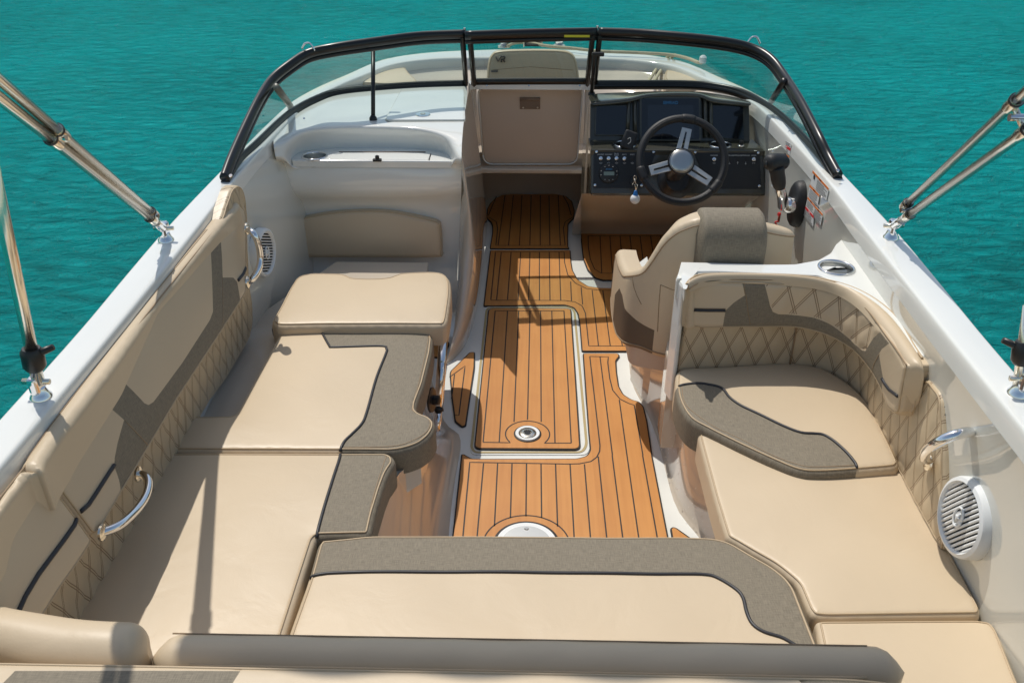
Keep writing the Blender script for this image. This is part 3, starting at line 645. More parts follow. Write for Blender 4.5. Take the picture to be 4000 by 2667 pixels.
# middle mat with the branch towards the helm seat
mat_('wood-look mat beyond the floor hatch, half in shadow, reaching under the driver seat',
     XY('A5', [(1025, 153), (1580, 153), (1585, 230), (1595, 290), (1630, 355), (1700, 400), (1780, 412), (1900, 414), (2140, 414), (2140, 850), (1655, 850), (1640, 660), (1628, 590), (1600, 550), (1540, 532), (978, 538)]),
     seg('A5', ((1102, 168), (1070, 497)), ((1170, 168), (1145, 497)), ((1236, 168), (1218, 497)), ((1300, 168), (1290, 500)), ((1365, 168), (1365, 500)), ((1433, 168), (1438, 500)), ((1500, 168), (1512, 500)),
         ((1580, 372), (1586, 505)), ((1652, 410), (1663, 530)), ((1728, 430), (1772, 815)), ((1802, 432), (1853, 815)), ((1874, 432), (1936, 815)), ((1960, 432), (2020, 815)))+
     [XY('A5', [(1030, 497), (1062, 168), (1535, 168)]), XY('A5', [(1535, 168), (1538, 240), (1560, 325), (1615, 385), (1690, 420), (1780, 432), (2120, 434)]),
      XY('A5', [(1030, 500), (1540, 502), (1610, 512), (1660, 540), (1682, 590), (1705, 815), (2120, 815)])])
# helm footwell mat
mat_('wood-look mat with a rounded corner in the footwell below the dashboard, mostly in shade',
     XY('A5', [(1648, 40), (1655, 25), (2420, 25), (2420, 360), (1800, 362), (1745, 345), (1695, 290), (1665, 215), (1655, 130)]),
     [XY('A5', [(1700, 60), (2400, 62)]), XY('A5', [(1700, 60), (1702, 140), (1715, 220), (1745, 290), (1790, 318), (2400, 320)])]+
     [XY('A5', [(a, 62), (a+b, 318)]) for a, b in ((1782, 12), (1850, 18), (1920, 22), (1988, 28), (2058, 32), (2130, 38), (2200, 44))], z=.003)
# hatch
ring_c = XY('A5', [(1283, 1425)])[0]; rr = np.hypot(*(XY('A5', [(1435, 1425)])[0]-ring_c))
arc = [ring_c+rr*A([math.cos(a), math.sin(a)]) for a in np.radians(np.linspace(-38, 218, 34))]
hatch = mat_('raised rectangular floor hatch with wood-look planks and a round white pull ring',
     XY('A5', [(1012, 556), (1585, 556), (1650, 1530), (912, 1525)]),
     seg('A5', ((1060, 577), (977, 1480)), ((1145, 577), (1088, 1480)), ((1222, 577), (1190, 1342)), ((1300, 577), (1283, 1326)), ((1373, 577), (1377, 1342)), ((1450, 577), (1472, 1487)), ((1534, 577), (1584, 1487)),
         ((1060, 577), (1534, 577)), ((977, 1482), (1165, 1485)), ((1398, 1488), (1584, 1488)))+[arc], .03, z=.003)
def pull(cx, cy, R, z, label):
    t = thing('deck_fitting', label, 'deck fitting', (cx, cy, z))
    lathe('ring', [(R, 0), (R, .004), (R*.97, .006), (R*.74, .0055), (R*.70, .002)], (cx, cy, z), (0, 0, 1), 40, M['white'], t, 48)
    lathe('black_seal', [(R*1.12, 0), (R*1.12, .003), (R*1.0, .0045)], (cx, cy, z-.001), (0, 0, 1), 40, M['caulk'], t, 48)
    lathe('latch', [(R*.68, 0), (R*.68, .005), (R*.6, .0075), (R*.34, .0075), (R*.30, .003)], (cx, cy, z+.0015), (0, 0, 1), 40, M['steel'], t, 40)
    lathe('keyhole', [(R*.27, 0), (R*.25, .004)], (cx, cy, z+.004), (0, 0, 1), 20, M['black'], t, 20)
    box('pull_tab', (cx, cy-R*.45, z+.0095), (R*.5, R*.09, .003), M['steel'], t, None, .001)
    return t
c_ = XY('A5', [(1283, 1425)])[0]; pull(c_[0], c_[1], .047, .0118, 'small round lift ring with a black keyhole set in the floor hatch')
# aft / starboard mat
table_c = XY('B2', [(1275, 618)])[0]
arc1 = [table_c+.141*A([math.cos(a), math.sin(a)]) for a in np.radians(np.linspace(14, 166, 30))]
aftL = XY('A5', [(1662, 862), (1905, 862), (1922, 880), (1895, 915), (1900, 990), (1915, 1090), (1945, 1145), (2000, 1180), (2055, 1195), (2085, 1230), (2110, 1330), (2145, 1567)])
mat_('large near wood-look mat, running up the right side of the floor hatch',
     aftL+XY('B2', [(2255, 560), (2330, 900), (690, 900), (765, 540), (825, -10), (845, -12), (900, 20), (1625, 18)])+XY('A5', [(1690, 1567), (1712, 1530), (1700, 1400)]),
     seg('A5', ((1782, 887), (1868, 1567)))+
     [XY('A5', [(1712, 887), (1782, 1500), (1780, 1540), (1760, 1580)])+XY('B2', [(1720, 42), (1640, 58), (1570, 60), (885, 48), (760, 1400)])]+
     [XY('A5', [(1712, 887), (1840, 890), (1836, 930), (1850, 1040), (1870, 1120), (1920, 1180), (1980, 1210), (2018, 1222), (2078, 1567)])+XY('B2', [(2076, 0), (2172, 540), (2225, 850)])]+
     [XY('A5', [(1915, 1185), (1968, 1567)])+XY('B2', [(2045, 540), (2092, 850)])]+
     seg('B2', ((1866, 0), (1975, 850)), ((1770, 8), (1858, 850)), ((1675, 60), (1740, 850)), ((1576, 62), (1620, 850)), ((1476, 60), (1490, 490)), ((1376, 60), (1380, 432)), ((1276, 58), (1272, 420)), ((1176, 58), (1165, 432)), ((1077, 56), (1055, 487)), ((980, 55), (910, 850)))+[arc1])
tf = thing('table_socket', 'white ring and round metal plate with a screw, half hidden by the near seat edge', 'table socket', (table_c[0], table_c[1], .008))
lathe('black_seal', [(.109, 0), (.109, .006), (.100, .007)], (*table_c, .006), (0, 0, 1), 40, M['caulk'], tf, 64)
lathe('ring', [(.101, 0), (.099, .009), (.08, .009)], (*table_c, .006), (0, 0, 1), 40, M['white'], tf, 64)
lathe('metal_plate', [(.084, 0), (.080, .012), (.02, .013)], (*table_c, .006), (0, 0, 1), 40, M['alu'], tf, 64)
lathe('screw', [(.008, 0), (.006, .003)], (table_c[0], table_c[1]+.066, .018), (0, 0, 1), 12, M['brushed'], tf, 14)
# small side mats
mat_('small triangular wood-look mat between the chrome strut and the floor hatch',
     XY('A5', [(885, 853), (922, 853), (920, 960), (860, 1360), (830, 1370), (780, 1330), (760, 1180), (745, 1010), (750, 985)]),
     [XY('A5', [(745, 1030), (853, 952), (810, 1293), (775, 1290)]), XY('A5', [(780, 1010), (760, 1180)])])
mat_('tiny wood-look mat tip showing behind the top of the chrome strut', XY('A5', [(700, 785), (735, 780), (748, 795), (700, 890), (600, 890), (600, 785)]), [])
mat_('sliver of wood-look mat at the right corner by the near seat edge', XY('B2', [(2265, 500), (2285, 488), (2310, 495), (2600, 700), (2350, 700), (2290, 640)]), [], .006)

# ================================================================ CUSHIONS
LG = 'beige cockpit seat cushions'
# --- port chaise front pad
S = HP(.46); t = thing('seat_cushion', 'plain beige seat cushion with a dip in its far edge, before the console backrest', 'seat cushion', P(830, 690, z=.36), LG)
o = spline(UVs(S, 'Z4', [(330, 497), (420, 494), (520, 497), (565, 507), (600, 521), (700, 525), (800, 520), (850, 505), (900, 492), (1040, 486), (1120, 490), (1170, 508), (1193, 545), (1197, 620), (1185, 720), (1172, 790), (1150, 812), (1100, 816), (800, 816), (400, 818), (160, 820), (110, 808), (96, 780), (150, 680), (205, 575), (250, 520)]), 4, True)
pad(S, o, .085, M['vinyl'], t, r=.022, welt=.014, crown=.012, wob=.002)
for u in (628, 1003): tube('hinge_strut', [P(u, 755, z=.39), P(u+3, 770, z=.36)], .006, M['blackm'], t)
# --- port long lounge pad (far half) with grey edge panel
S = HP(.42); t = thing('seat_cushion', 'left lounge cushion with a wide grey fabric border and a bulge beside the chrome strut', 'seat cushion', P(800, 900, z=.33), LG)
out = [(645, 756), (760, 753), (900, 753), (965, 753), (988, 758), (996, 775), (992, 810), (975, 880), (958, 925), (957, 940), (968, 948), (985, 953), (1000, 965), (1001, 980), (990, 1000), (965, 1020), (930, 1032), (898, 1037), (780, 1036), (390, 1035), (402, 1000), (418, 968), (440, 954), (537, 953)]
o = fillet(UVs(S, 'D', out), .02)
pl = UVs(S, 'Z4', [(395, 840), (400, 860), (450, 955), (470, 966), (600, 963), (775, 958), (800, 975), (798, 1000), (740, 1150), (680, 1360), (650, 1430), (590, 1490), (545, 1530), (515, 1580)])
ps = spline(pl, 5)
gp = list(ps)+list(UVs(S, 'D', [(780, 1060), (1100, 1060), (1100, 735), (735, 735)]))
st_ = UVs(S, 'D', [(985, 768), (980, 800), (962, 880), (948, 930), (950, 945), (975, 955), (988, 970), (980, 992), (950, 1012), (900, 1026), (790, 1028)])
pad(S, o, .09, M['vinyl'], t, r=.021, panels=[('fabric_panel', M['linen'], gp, None)], pipes=[ps], stitches=[spline(st_, 4)], crown=.01, wob=.0015, welt=.012)
# --- port long lounge pad (near half)
t = thing('seat_cushion', 'near left lounge cushion crossed by a pole shadow, with a short grey fabric end', 'seat cushion', P(550, 1230, z=.33), LG)
out = [(388, 1038), (500, 1037), (780, 1038), (890, 1038), (905, 1045), (910, 1060), (893, 1085), (880, 1120), (862, 1180), (853, 1222), (845, 1230), (730, 1233), (724, 1240), (652, 1467), (640, 1560), (120, 1560), (140, 1440), (250, 1245), (360, 1055)]
o = fillet(UVs(S, 'D', out), .02)
ps = UVs(S, 'D', [(783, 1020), (781, 1050), (768, 1095), (745, 1170), (728, 1228), (722, 1250)])
gp = list(ps)+list(UVs(S, 'D', [(780, 1290), (960, 1290), (960, 1020)]))
pad(S, o, .09, M['vinyl'], t, r=.019, panels=[('fabric_panel', M['linen'], gp, None)], pipes=[spline(ps, 4)], stitches=[spline(UVs(S, 'D', [(888, 1048), (880, 1070), (858, 1140), (842, 1215)]), 4)], crown=.008, wob=.0015, welt=.014)
# --- aft bench
t = thing('seat_cushion', 'wide near bench cushion with a grey fabric band along its far edge', 'seat cushion', P(1250, 1350, z=.33), LG)
out = [(737, 1238), (800, 1232), (850, 1226), (1100, 1226), (1400, 1229), (1560, 1228), (1640, 1231), (1680, 1242), (1730, 1272), (1780, 1300), (1812, 1326), (1830, 1350), (1850, 1400), (1880, 1475), (1930, 1600), (620, 1600), (657, 1465), (706, 1330), (728, 1250)]
o = fillet(UVs(S, 'D', out), .03)
ps = UVs(S, 'D', [(700, 1338), (712, 1326), (740, 1320), (800, 1318), (1100, 1318), (1450, 1322), (1560, 1322), (1620, 1324), (1650, 1333), (1690, 1358), (1706, 1378), (1714, 1410), (1728, 1438), (1755, 1456), (1800, 1470), (1850, 1500)])
gp = list(spline(ps, 4))+list(UVs(S, 'D', [(1900, 1640), (2050, 1640), (1950, 1200), (690, 1190), (680, 1300)]))
pad(S, o, .09, M['vinyl'], t, r=.018, panels=[('fabric_panel', M['linen'], gp, None)], pipes=[spline(ps, 4)], crown=.008, wob=.0015, welt=.012)
# --- starboard big pad
t = thing('seat_cushion', 'large plain beige cushion on the right lounge, near the white round speaker', 'seat cushion', P(1900, 1250, z=.33), LG)
out = [(1603, 1000), (1606, 986), (1625, 982), (1720, 1030), (1800, 1055), (1900, 1060), (2064, 1070), (2088, 1088), (2140, 1180), (2256, 1398), (2252, 1412), (1900, 1417), (1870, 1414), (1856, 1398), (1832, 1340), (1812, 1322), (1780, 1296), (1730, 1268), (1690, 1244), (1668, 1232), (1640, 1140)]
pad(S, fillet(UVs(S, 'D', out), .025), .09, M['vinyl'], t, r=.018, crown=.008, wob=.002, welt=.010)
t = thing('seat_cushion', 'beige cushion at the bottom right corner, partly hidden by the dark shaded backrest', 'seat cushion', P(2100, 1500, z=.33), LG)
out = [(1871, 1421), (1900, 1420), (2240, 1418), (2275, 1424), (2295, 1445), (2345, 1570), (2420, 1720), (1960, 1720), (1900, 1560)]
pad(S, fillet(UVs(S, 'D', out), .03), .09, M['vinyl'], t, r=.018, crown=.008, wob=.002, welt=.012)
# --- starboard forward seat with the grey leading edge
S = HP(.45); t = thing('seat_cushion', 'right lounge cushion inside the curved backrest, with a grey fabric leading edge', 'seat cushion', P(1780, 950, z=.36), LG)
out = [(66, 840), (85, 812), (150, 800), (400, 792), (700, 768), (820, 768), (1000, 800), (1120, 860), (1230, 940), (1320, 1040), (1420, 1220), (1505, 1400), (1500, 1430), (1470, 1445), (1240, 1465), (1000, 1480), (860, 1468), (700, 1405), (450, 1290), (270, 1200), (150, 1130), (85, 1030), (62, 930)]
o = spline(UVs(S, 'Z6', out), 4, True)
ps = spline(UVs(S, 'Z6', [(50, 935), (100, 920), (200, 915), (290, 930), (345, 945), (375, 965), (410, 1010), (480, 1060), (600, 1118), (750, 1190), (870, 1236), (950, 1244), (1010, 1252), (1070, 1285), (1150, 1350), (1205, 1405), (1230, 1440), (1235, 1480)]), 4)
gp = list(ps)+list(UVs(S, 'Z6', [(1240, 1560), (800, 1560), (-40, 1250), (-60, 930)]))
pad(S, o, .10, M['vinyl'], t, r=.021, panels=[('fabric_panel', M['linen'], gp, None)], pipes=[ps], stitches=[spline(UVs(S, 'Z6', [(105, 930), (115, 1010), (160, 1080), (300, 1180), (480, 1265), (700, 1375), (880, 1438), (1000, 1445), (1225, 1435)]), 4)], crown=.012, wob=.002, welt=.012)

# ================================================================ STARBOARD CURVED BACKREST
low = PZ('A6', [(-30, 966), (0, 965), (250, 955), (500, 945), (750, 937), (1000, 975), (1200, 1105), (1300, 1280)], .45)
low += [A([1.062, 2.05, .45]), A([1.055, 1.8, .45]), A([1.052, 1.45, .45])]
hi = [A([p[0], p[1]+.004, .68]) for p in low]
R1 = Ruled(low, hi)
t = thing('backrest_liner', 'diamond-quilted beige lining behind the right lounge seat, running down to the round speaker', 'seat lining', P(1780, 800, z=.5))
sA = [R1.fromD(*T('A6', [q])[0]) for q in ((3, 930), (1560, 1200), (1640, 1110), (1655, 1040), (1690, 1050), (1755, 1130), (1775, 1200), (1782, 1400), (1788, 1567))]+[R1.fromD(*T('B3', [q])[0]) for q in ((1785, 200), (1795, 420), (1800, 590), (1790, 640))]
o = fillet(A([(sA[0][0]-.02, -.03), (sA[-1][0], -.03)]+[(q[0], max(q[1], -.02)) for q in sA[1:-1]][::-1]+[(sA[1][0]-.03, .20), (sA[0][0]-.005, .20)]), .012)
pad(R1, o, .03, M['quilt'], t, name='quilted_cover', r=.012, quilt=(.066, .145, .006), sp=.011, crown=0, welt=.006, step=.012)
bt = PZ('A6', [(20, 702), (130, 702), (300, 701), (500, 701), (750, 704), (950, 744), (1130, 834), (1250, 960), (1370, 1145), (1462, 1290)], .60)
tpz = PZ('A6', [(20, 374), (130, 372), (320, 370), (600, 375), (860, 383), (1080, 438), (1250, 558), (1400, 758), (1475, 860), (1535, 965)], .765)
R2 = Ruled(bt, tpz)
t = thing('backrest', 'curved beige backrest wrapping the right lounge seat, with quilted diamonds and a grey fabric band', 'backrest', P(1780, 700, z=.5))
Z6 = lambda pts: A([R2.fromD(u, v) for u, v in T('Z6', pts)])
o = fillet(Z6([(134, 440), (140, 330), (170, 268), (215, 240), (400, 243), (600, 247), (900, 262), (1100, 303), (1250, 390), (1370, 510), (1470, 650), (1548, 790), (1540, 850), (1520, 960), (1498, 1095), (1470, 1108), (1420, 1060), (1388, 960), (1330, 850), (1250, 745), (1140, 655), (1000, 590), (850, 555), (700, 550), (400, 552), (240, 555), (165, 545), (136, 510)]), .015)
band = Z6([(488, 225), (628, 225), (648, 300), (672, 400), (690, 440), (725, 456), (850, 464), (960, 480), (1060, 520), (1150, 585), (1220, 650), (1270, 690), (1292, 694), (1318, 655), (1345, 610), (1385, 572), (1415, 610), (1442, 645), (1400, 680), (1382, 712), (1392, 780), (1405, 860), (1390, 1010), (1340, 960), (1200, 800), (1100, 700), (950, 610), (850, 580), (365, 580), (374, 500), (386, 432), (440, 380), (510, 335), (500, 280)])
dia = Z6([(636, 225), (900, 235), (1110, 275), (1280, 370), (1400, 500), (1385, 566), (1340, 604), (1312, 650), (1290, 688), (1272, 684), (1225, 645), (1152, 578), (1062, 513), (962, 474), (850, 457), (730, 450), (698, 434), (680, 400), (655, 300)])
pad(R2, o, .07, M['vinyl'], t, r=.018, panels=[('fabric_band', M['linen'], band, None), ('quilted_panel', M['quilt2'], dia, (.078, .15, .007))], sp=.012, step=.012,
    pipes=[Z6([(182, 430), (240, 431), (383, 432)]), Z6([(1402, 872), (1420, 905), (1450, 945), (1500, 985)])], piper=.005, crown=.004, welt=.007,
    stitches=[Z6([(510, 260), (506, 300), (517, 335), (530, 440), (548, 548)]), Z6([(1385, 712), (1345, 780), (1325, 860)]), Z6([(182, 418), (240, 419), (386, 420)])])
bk = PZ('A6', [(18, 400), (60, 355), (150, 327), (500, 325), (880, 345), (1200, 430), (1450, 600), (1600, 830), (1650, 905), (1672, 975)], .775)
fr = PZ('A6', [(45, 430), (90, 400), (170, 368), (500, 366), (860, 380), (1080, 433), (1250, 553), (1400, 752), (1475, 855), (1540, 955)], .765)
rl = []
for f, b in zip(fr, bk):
    f, b = A(f), A(b); up = A([0, 0, 1.])
    rl.append([f+up*-.012, f+(b-f)*.12+up*.008, f+(b-f)*.35+up*.016, f+(b-f)*.65+up*.016, f+(b-f)*.9+up*.008, b+up*-.006, b+up*-.05, b+up*-.16])
e0 = [A(p)*1 for p in rl[-1]]; tail = []
dn = (P(*T('A6', [(1605, 1300)])[0], z=.60), P(*T('A6', [(1465, 1287)])[0], z=.60))
for k, t_ in enumerate((.15, .5, .85, 1.0)):
    rowt = []
    for j, p in enumerate(e0[:6]):
        w = min(1, j/5); tgt = A(dn[1])*(1-w)+A(dn[0])*w; rowt.append(p*(1-t_)+tgt*t_+A([0, -.012*math.sin(math.pi*t_), .006*math.sin(math.pi*t_)]))
    rowt += [rowt[-1]+A([.01, .02, -.02]), rowt[-1]+A([.02, .05, -.03])]; tail.append(rowt)
tube('end_roll', spline([R2.at([[R2.fromD(*T('Z6', [(158, 300)])[0])[0], t_]])[0][0]+A([0, .016, 0]) for t_ in (.0, .05, .1, .15)], 5), [.006]+[.022]*14+[.012], M['vinyl'], t, 12)
loft('top_roll', rl+tail, M['vinyl'], t, 2, flip=False)
tube('top_seam', spline([A(f)+[0, .0, .004] for f in fr], 6), .0022, M['seam'], t, 6); tube('back_welt', spline([A(b)+[0, 0, .003] for b in bk[:-1]], 6), .0035, M['welt'], t, 6)
tube('liner_seam', [R1.at([[R1.fromD(*T('A6', [(757, 820)])[0])[0], h_]])[0][0]+A([0, -.004, 0]) for h_ in (0, .05, .1, .15, .19)], .003, M['seam'], t, 6)

# ================================================================ PORT SIDE BACKRESTS
PP = Plane((-.979, 0, .62), (0, 1, 0), (-.056, 0, .24))
if PP.N[0] < 0: PP = Plane((-.963, 0, .64), (0, -1, 0), (-.072, 0, .22))
ZP = HP(.872)
def portpad(label, face, bands, slits, roll, st_lines=(), rst=()):
    t = thing('backrest', label, 'backrest', (-1.0, float(np.mean([PP.at([q])[0][0][1] for q in face])), .6), 'backrests along the left side')
    pad(PP, fillet(face, .018), .06, M['vinyl'], t, r=.016, panels=[('fabric_band', M['linen'], b, None) for b in bands], pipes=slits, piper=.0055, crown=.006, welt=.008, stitches=st_lines, sp=.03)
    ys_ = [PP.at([q])[0][0][1] for q in face]; y0_, y1_ = max(min(ys_), .9), max(ys_)-.05; tube('top_seam', [(-1.0365, y, .868) for y in np.linspace(y0_, y1_, 40)], .0024, M['seam'], t, 6)
    p = pad(ZP, fillet(roll, .02), .11, M['vinyl'], t, name='top_roll', r=.02, crown=.004, stitches=rst)
    return t
F = lambda tile, pts: UVs(PP, tile, pts)
face1 = list(F('A1', [(1640, 1392), (1688, 1440), (1700, 1510)]))+list(F('A4', [(1700, 60), (1698, 460), (1655, 525), (1530, 725), (1220, 1200), (1020, 1540)]))+list(F('B1', [(850, 255), (830, 290), (700, 512), (655, 548), (632, 540), (520, 390), (300, 100), (292, 70), (310, 30)]))+list(F('A4', [(420, 1420), (780, 935), (1080, 505), (1480, 10)]))+list(F('A1', [(1560, 1470)]))
band1 = list(F('A4', [(1400, 70), (1500, -30), (1515, 60), (1522, 200), (1525, 345), (1600, 345), (1628, 375), (1658, 515), (1700, 600), (1300, 1300), (1060, 1640)]))+list(F('B1', [(905, 250), (840, 290), (832, 240), (815, 170), (778, 75), (780, 20)]))+list(F('A4', [(800, 1480), (843, 1325), (650, 1150), (700, 1020), (755, 985), (800, 1015), (900, 1120), (985, 1210), (1015, 1222), (1050, 1200), (1250, 930), (1440, 635), (1460, 580), (1455, 450), (1448, 150)]))
slit1 = F('B1', [(776, 68), (740, 120), (660, 245), (600, 340), (552, 386)])
slit1b = F('A4', [(1695, 272), (1670, 320), (1632, 365)])
ZR = lambda tile, pts: UVs(ZP, tile, pts)
roll1 = list(ZR('A1', [(1640, 1384), (1600, 1388), (1500, 1440), (1400, 1550)]))+list(ZR('A4', [(1210, 190), (900, 540), (480, 1110), (230, 1480)]))+list(ZR('B1', [(112, 88), (290, 96), (296, 50)]))+list(ZR('A4', [(360, 1505), (780, 952), (1080, 520), (1500, 10)]))+list(ZR('A1', [(1655, 1400)]))
portpad('long left side backrest with a grey fabric band framing a beige inset', face1, [band1], [slit1, slit1b], roll1,
        [F('A4', [(1522, 340), (1528, 500), (1533, 650), (1530, 722)]), F('A4', [(845, 1325), (1040, 1520)])], [A([(-1.046, 1.42), (-1.058, 2.0), (-1.056, 2.62)]), A([(-1.052, 1.42), (-1.064, 2.0), (-1.062, 2.62)])])
face2 = list(F('B1', [(268, 92), (300, 108), (520, 398), (632, 555), (640, 580), (630, 620), (560, 730), (420, 930), (265, 1180), (200, 1320), (-300, 1320), (-260, 820), (0, 385), (180, 120), (230, 92)]))
roll2 = list(ZR('B1', [(262, 88), (230, 84), (120, 92), (40, 200), (-260, 640), (-300, 800), (-240, 780), (0, 368), (190, 118), (240, 95)]))
portpad('left side backrest in the bottom left corner, with one long dark piping stripe', face2, [], [F('B1', [(536, 415), (505, 480), (400, 620), (250, 820), (160, 970), (110, 1080), (90, 1150)])], roll2)
# quilted lining under the port backrest
S = Plane((-1.035, 0, .42), (0, 1, 0), (-.0, 0, 1))
if S.N[0] < 0: S = Plane((-1.035, 0, .42), (0, -1, 0), (0, 0, 1))
t = thing('backrest_liner', 'quilted beige lining below the left side backrests, in deep shade', 'seat lining', (-1.03, 1.9, .42))
F = lambda tile, pts: UVs(S, tile, pts)
o = list(F('A1', [(1600, 1300), (1640, 1272), (1670, 1290), (1692, 1370), (1704, 1480)]))+list(F('A4', [(1706, 60), (1718, 400), (1742, 560), (1742, 650), (1722, 760), (1560, 1040)]))
y_ = S.O+0; sy = 1 if S.U[1] > 0 else -1
o += [A([sy*P(483, 936, x=-1.035)[1], -.02]), A([sy*.9, -.02]), A([sy*.9, .30]), A([sy*2.3, .30])]
pad(S, fillet(o, .02), .04, M['quilt'], t, name='quilted_cover', r=.012, quilt=(.075, .15, .007), sp=.012, crown=0, welt=.006, step=.015)

# ================================================================ CONSOLE BACKREST (small, arched top)
S = Plane(P(850, 590, y=3.60), (1, 0, 0), (0, .12, 1))
t = thing('backrest', 'small arched beige backrest fixed to the white left console', 'backrest', P(850, 590, y=3.6))
F = lambda pts: UVs(S, 'Z4', pts)
S.N = -S.N if S.N[1] > 0 else S.N
o = spline(F([(222, 200), (228, 182), (300, 158), (450, 130), (600, 118), (700, 116), (820, 122), (950, 145), (1080, 175), (1115, 190), (1128, 210), (1136, 300), (1136, 380), (1120, 402), (900, 405), (600, 404), (300, 402), (250, 400), (232, 380), (224, 300)]), 4, True)
pad(S, o, .075, M['vinyl'], t, r=.018, crown=.015, welt=.004, wob=.003)

# ================================================================ STERN BACKREST ROLLS AND SUN PAD
def roll(name, label, x0, x1, yc, zc, ry, rz, cat='backrest', curve=0, endr=.04):
    t = thing(name, label, cat, ((x0+x1)/2, yc, zc-.2)); rows = []; n = 44
    for i in range(n+1):
        s = i/n; x = x0+(x1-x0)*s; e = min(1, max(0, min(x-x0, x1-x)/endr)); k = math.sqrt(max(0, 1-(1-e)**2))*.999+.001; row_ = []
        cy = yc+curve*(max(0, (x0*.0+(-.75)-x))**1.6 if curve else 0)
        for a in np.radians(np.linspace(-35, 215, 18)):
            wv = 1+.02*math.sin(x*31)*math.sin(a*2+x*9); row_.append((x, cy+ry*math.cos(a)*k*wv, zc+rz*math.sin(a)*k*wv))
        row_ = [(row_[0][0], row_[0][1], zc-.25)]+row_+[(row_[-1][0], row_[-1][1], zc-.25)]; rows.append(row_)
    loft('cushion_cover', rows, M['vinyl'], t, 1, flip=False)
    return t
tR = roll('backrest', 'long stern backrest across the bottom of the picture, in bluish shade', P(332, 1500, z=.72)[0], P(2080, 1500, z=.72)[0], 1.07, .688, .045, .045)
tube('piping', [(x, 1.098, .724) for x in np.linspace(-.65, .62, 30)], .0015, M['seam'], tR)
tube('back_seam', [(x, 1.033, .717) for x in np.linspace(-.6, .6, 30)], .003, M['welt'], tR)
tL = roll('backrest', 'short sunlit stern backrest at the bottom left, curving towards the side', -1.06, P(338, 1490, z=.73)[0]-.004, 1.06, .712, .055, .055, curve=.35)
S = HP(.768); t = thing('sun_pad', 'sun pad along the bottom edge of the picture, beige with grey fabric at both ends', 'sun pad', (0, .6, .66))
o = fillet([(-1.05, .30), (1.0, .30), (.80, .93), (.68, .985), (.55, 1.0), (-1.05, 1.0)], .03)
g1 = list(UVs(S, 'D', [(35, 1541), (552, 1541), (536, 1568), (500, 1700), (-100, 1700), (10, 1568)])); g2 = list(UVs(S, 'D', [(1828, 1546), (1840, 1568), (1870, 1700), (2400, 1700), (2120, 1550), (2080, 1540)]))
g1[0] = g1[0]+[0, .0]; 
pad(S, o, .07, M['vinyl'], t, r=.02, panels=[('fabric_panel', M['linen'], g1, None), ('fabric_panel', M['linen'], g2, None)], crown=.006, welt=.012, wob=.002)

# ================================================================ HELM SEAT
hs = thing('helm_seat', 'beige bucket driver seat seen from behind, with grey fabric headrest wrapped over its top', 'boat seat', (.62, 2.95, .3))
cx = .625
plan = [(cx-.302, 3.10), (cx-.306, 3.0), (cx-.303, 2.9)]+[(cx-.297*abs(math.sin(a))**.8, 2.66+.20*(1-math.cos(a)**.75)) for a in np.radians([72, 58, 44, 30, 16, 6])]
plan += [(2*cx-x, y) for x, y in plan[::-1]]
R3 = Ruled([A([x, y, .28]) for x, y in plan], [A([cx+(x-cx)*.97+.012, y+.035, .88]) for x, y in plan], 6)
top_ = [R3.fromD(u, v) for u, v in ((1470, 616), (1486, 594), (1500, 572), (1515, 550), (1533, 533), (1552, 520), (1593, 504), (1640, 499))]; Ls = R3.L[-1]; q1 = R3.fromD(1757, 506); top_ += [R3.fromD(1690, 497), q1, q1+[.05, -.012], q1+[.10, -.05], q1+[.15, -.12], q1+[.19, -.20]]
bot_ = [R3.fromD(u, v) for u, v in ((1535, 828), (1500, 820), (1470, 806))]; Ls = R3.L[-1]
o = [A([Ls-.02, .06]), A([Ls, .28]), A([Ls-.04, .335]), A([Ls-.16, .345])]; o = [A([.0, .10]), A([.0, .28]), A([.04, .335]), A([.16, .342]), A([.26, .345])]+top_+[A([Ls-.25, .345]), A([Ls-.16, .345]), A([Ls-.04, .335]), A([Ls, .28]), A([Ls, .10]), A([Ls*.75, .045]), A([Ls*.6, .03])]+bot_+[A([.25, .06])]
prism('seat_pan', fillet([(.37, 2.735), (.52, 2.685), (.73, 2.685), (.87, 2.735), (.88, 3.08), (.37, 3.08)], .04), .30, .42, M['door'], hs, .01)
kick = [R3.fromD(u, v) for u, v in ((1504, 757), (1480, 745), (1462, 733), (1448, 720), (1438, 708))]; kick = [A([kick[0][0], -.05])]+kick+[kick[-1]+[-.04, .03], kick[-1]+[-.09, .035], kick[-1]+[-.15, -.02], A([kick[-1][0]-.17, -.05])]
sm = [R3.fromD(u, v) for u, v in ((1453, 636), (1458, 660), (1466, 680), (1475, 698))]; pk = [R3.fromD(u, v) for u, v in ((1518, 653), (1530, 658), (1545, 664), (1560, 666))]; pk2 = [R3.fromD(u, v) for u, v in ((1518, 653), (1514, 700), (1511, 760))]
pad(R3, fillet(A(o), .02), .075, M['vinyl'], hs, name='seat_shell', r=.026, crown=.006, welt=.022, weltm=M['seam'], panels=[('kick_band', simple('brown_vinyl', (.13, .095, .065), .5), A(kick), None)], stitches=[sm, pk, pk2], wob=.001)
S = HP(.47); pad(S, fillet([(.40, 2.80), (.85, 2.80), (.85, 3.18), (.78, 3.24), (.46, 3.24), (.40, 3.18)], .05), .12, M['linen'], hs, name='seat_base_cushion', r=.04, crown=.02)
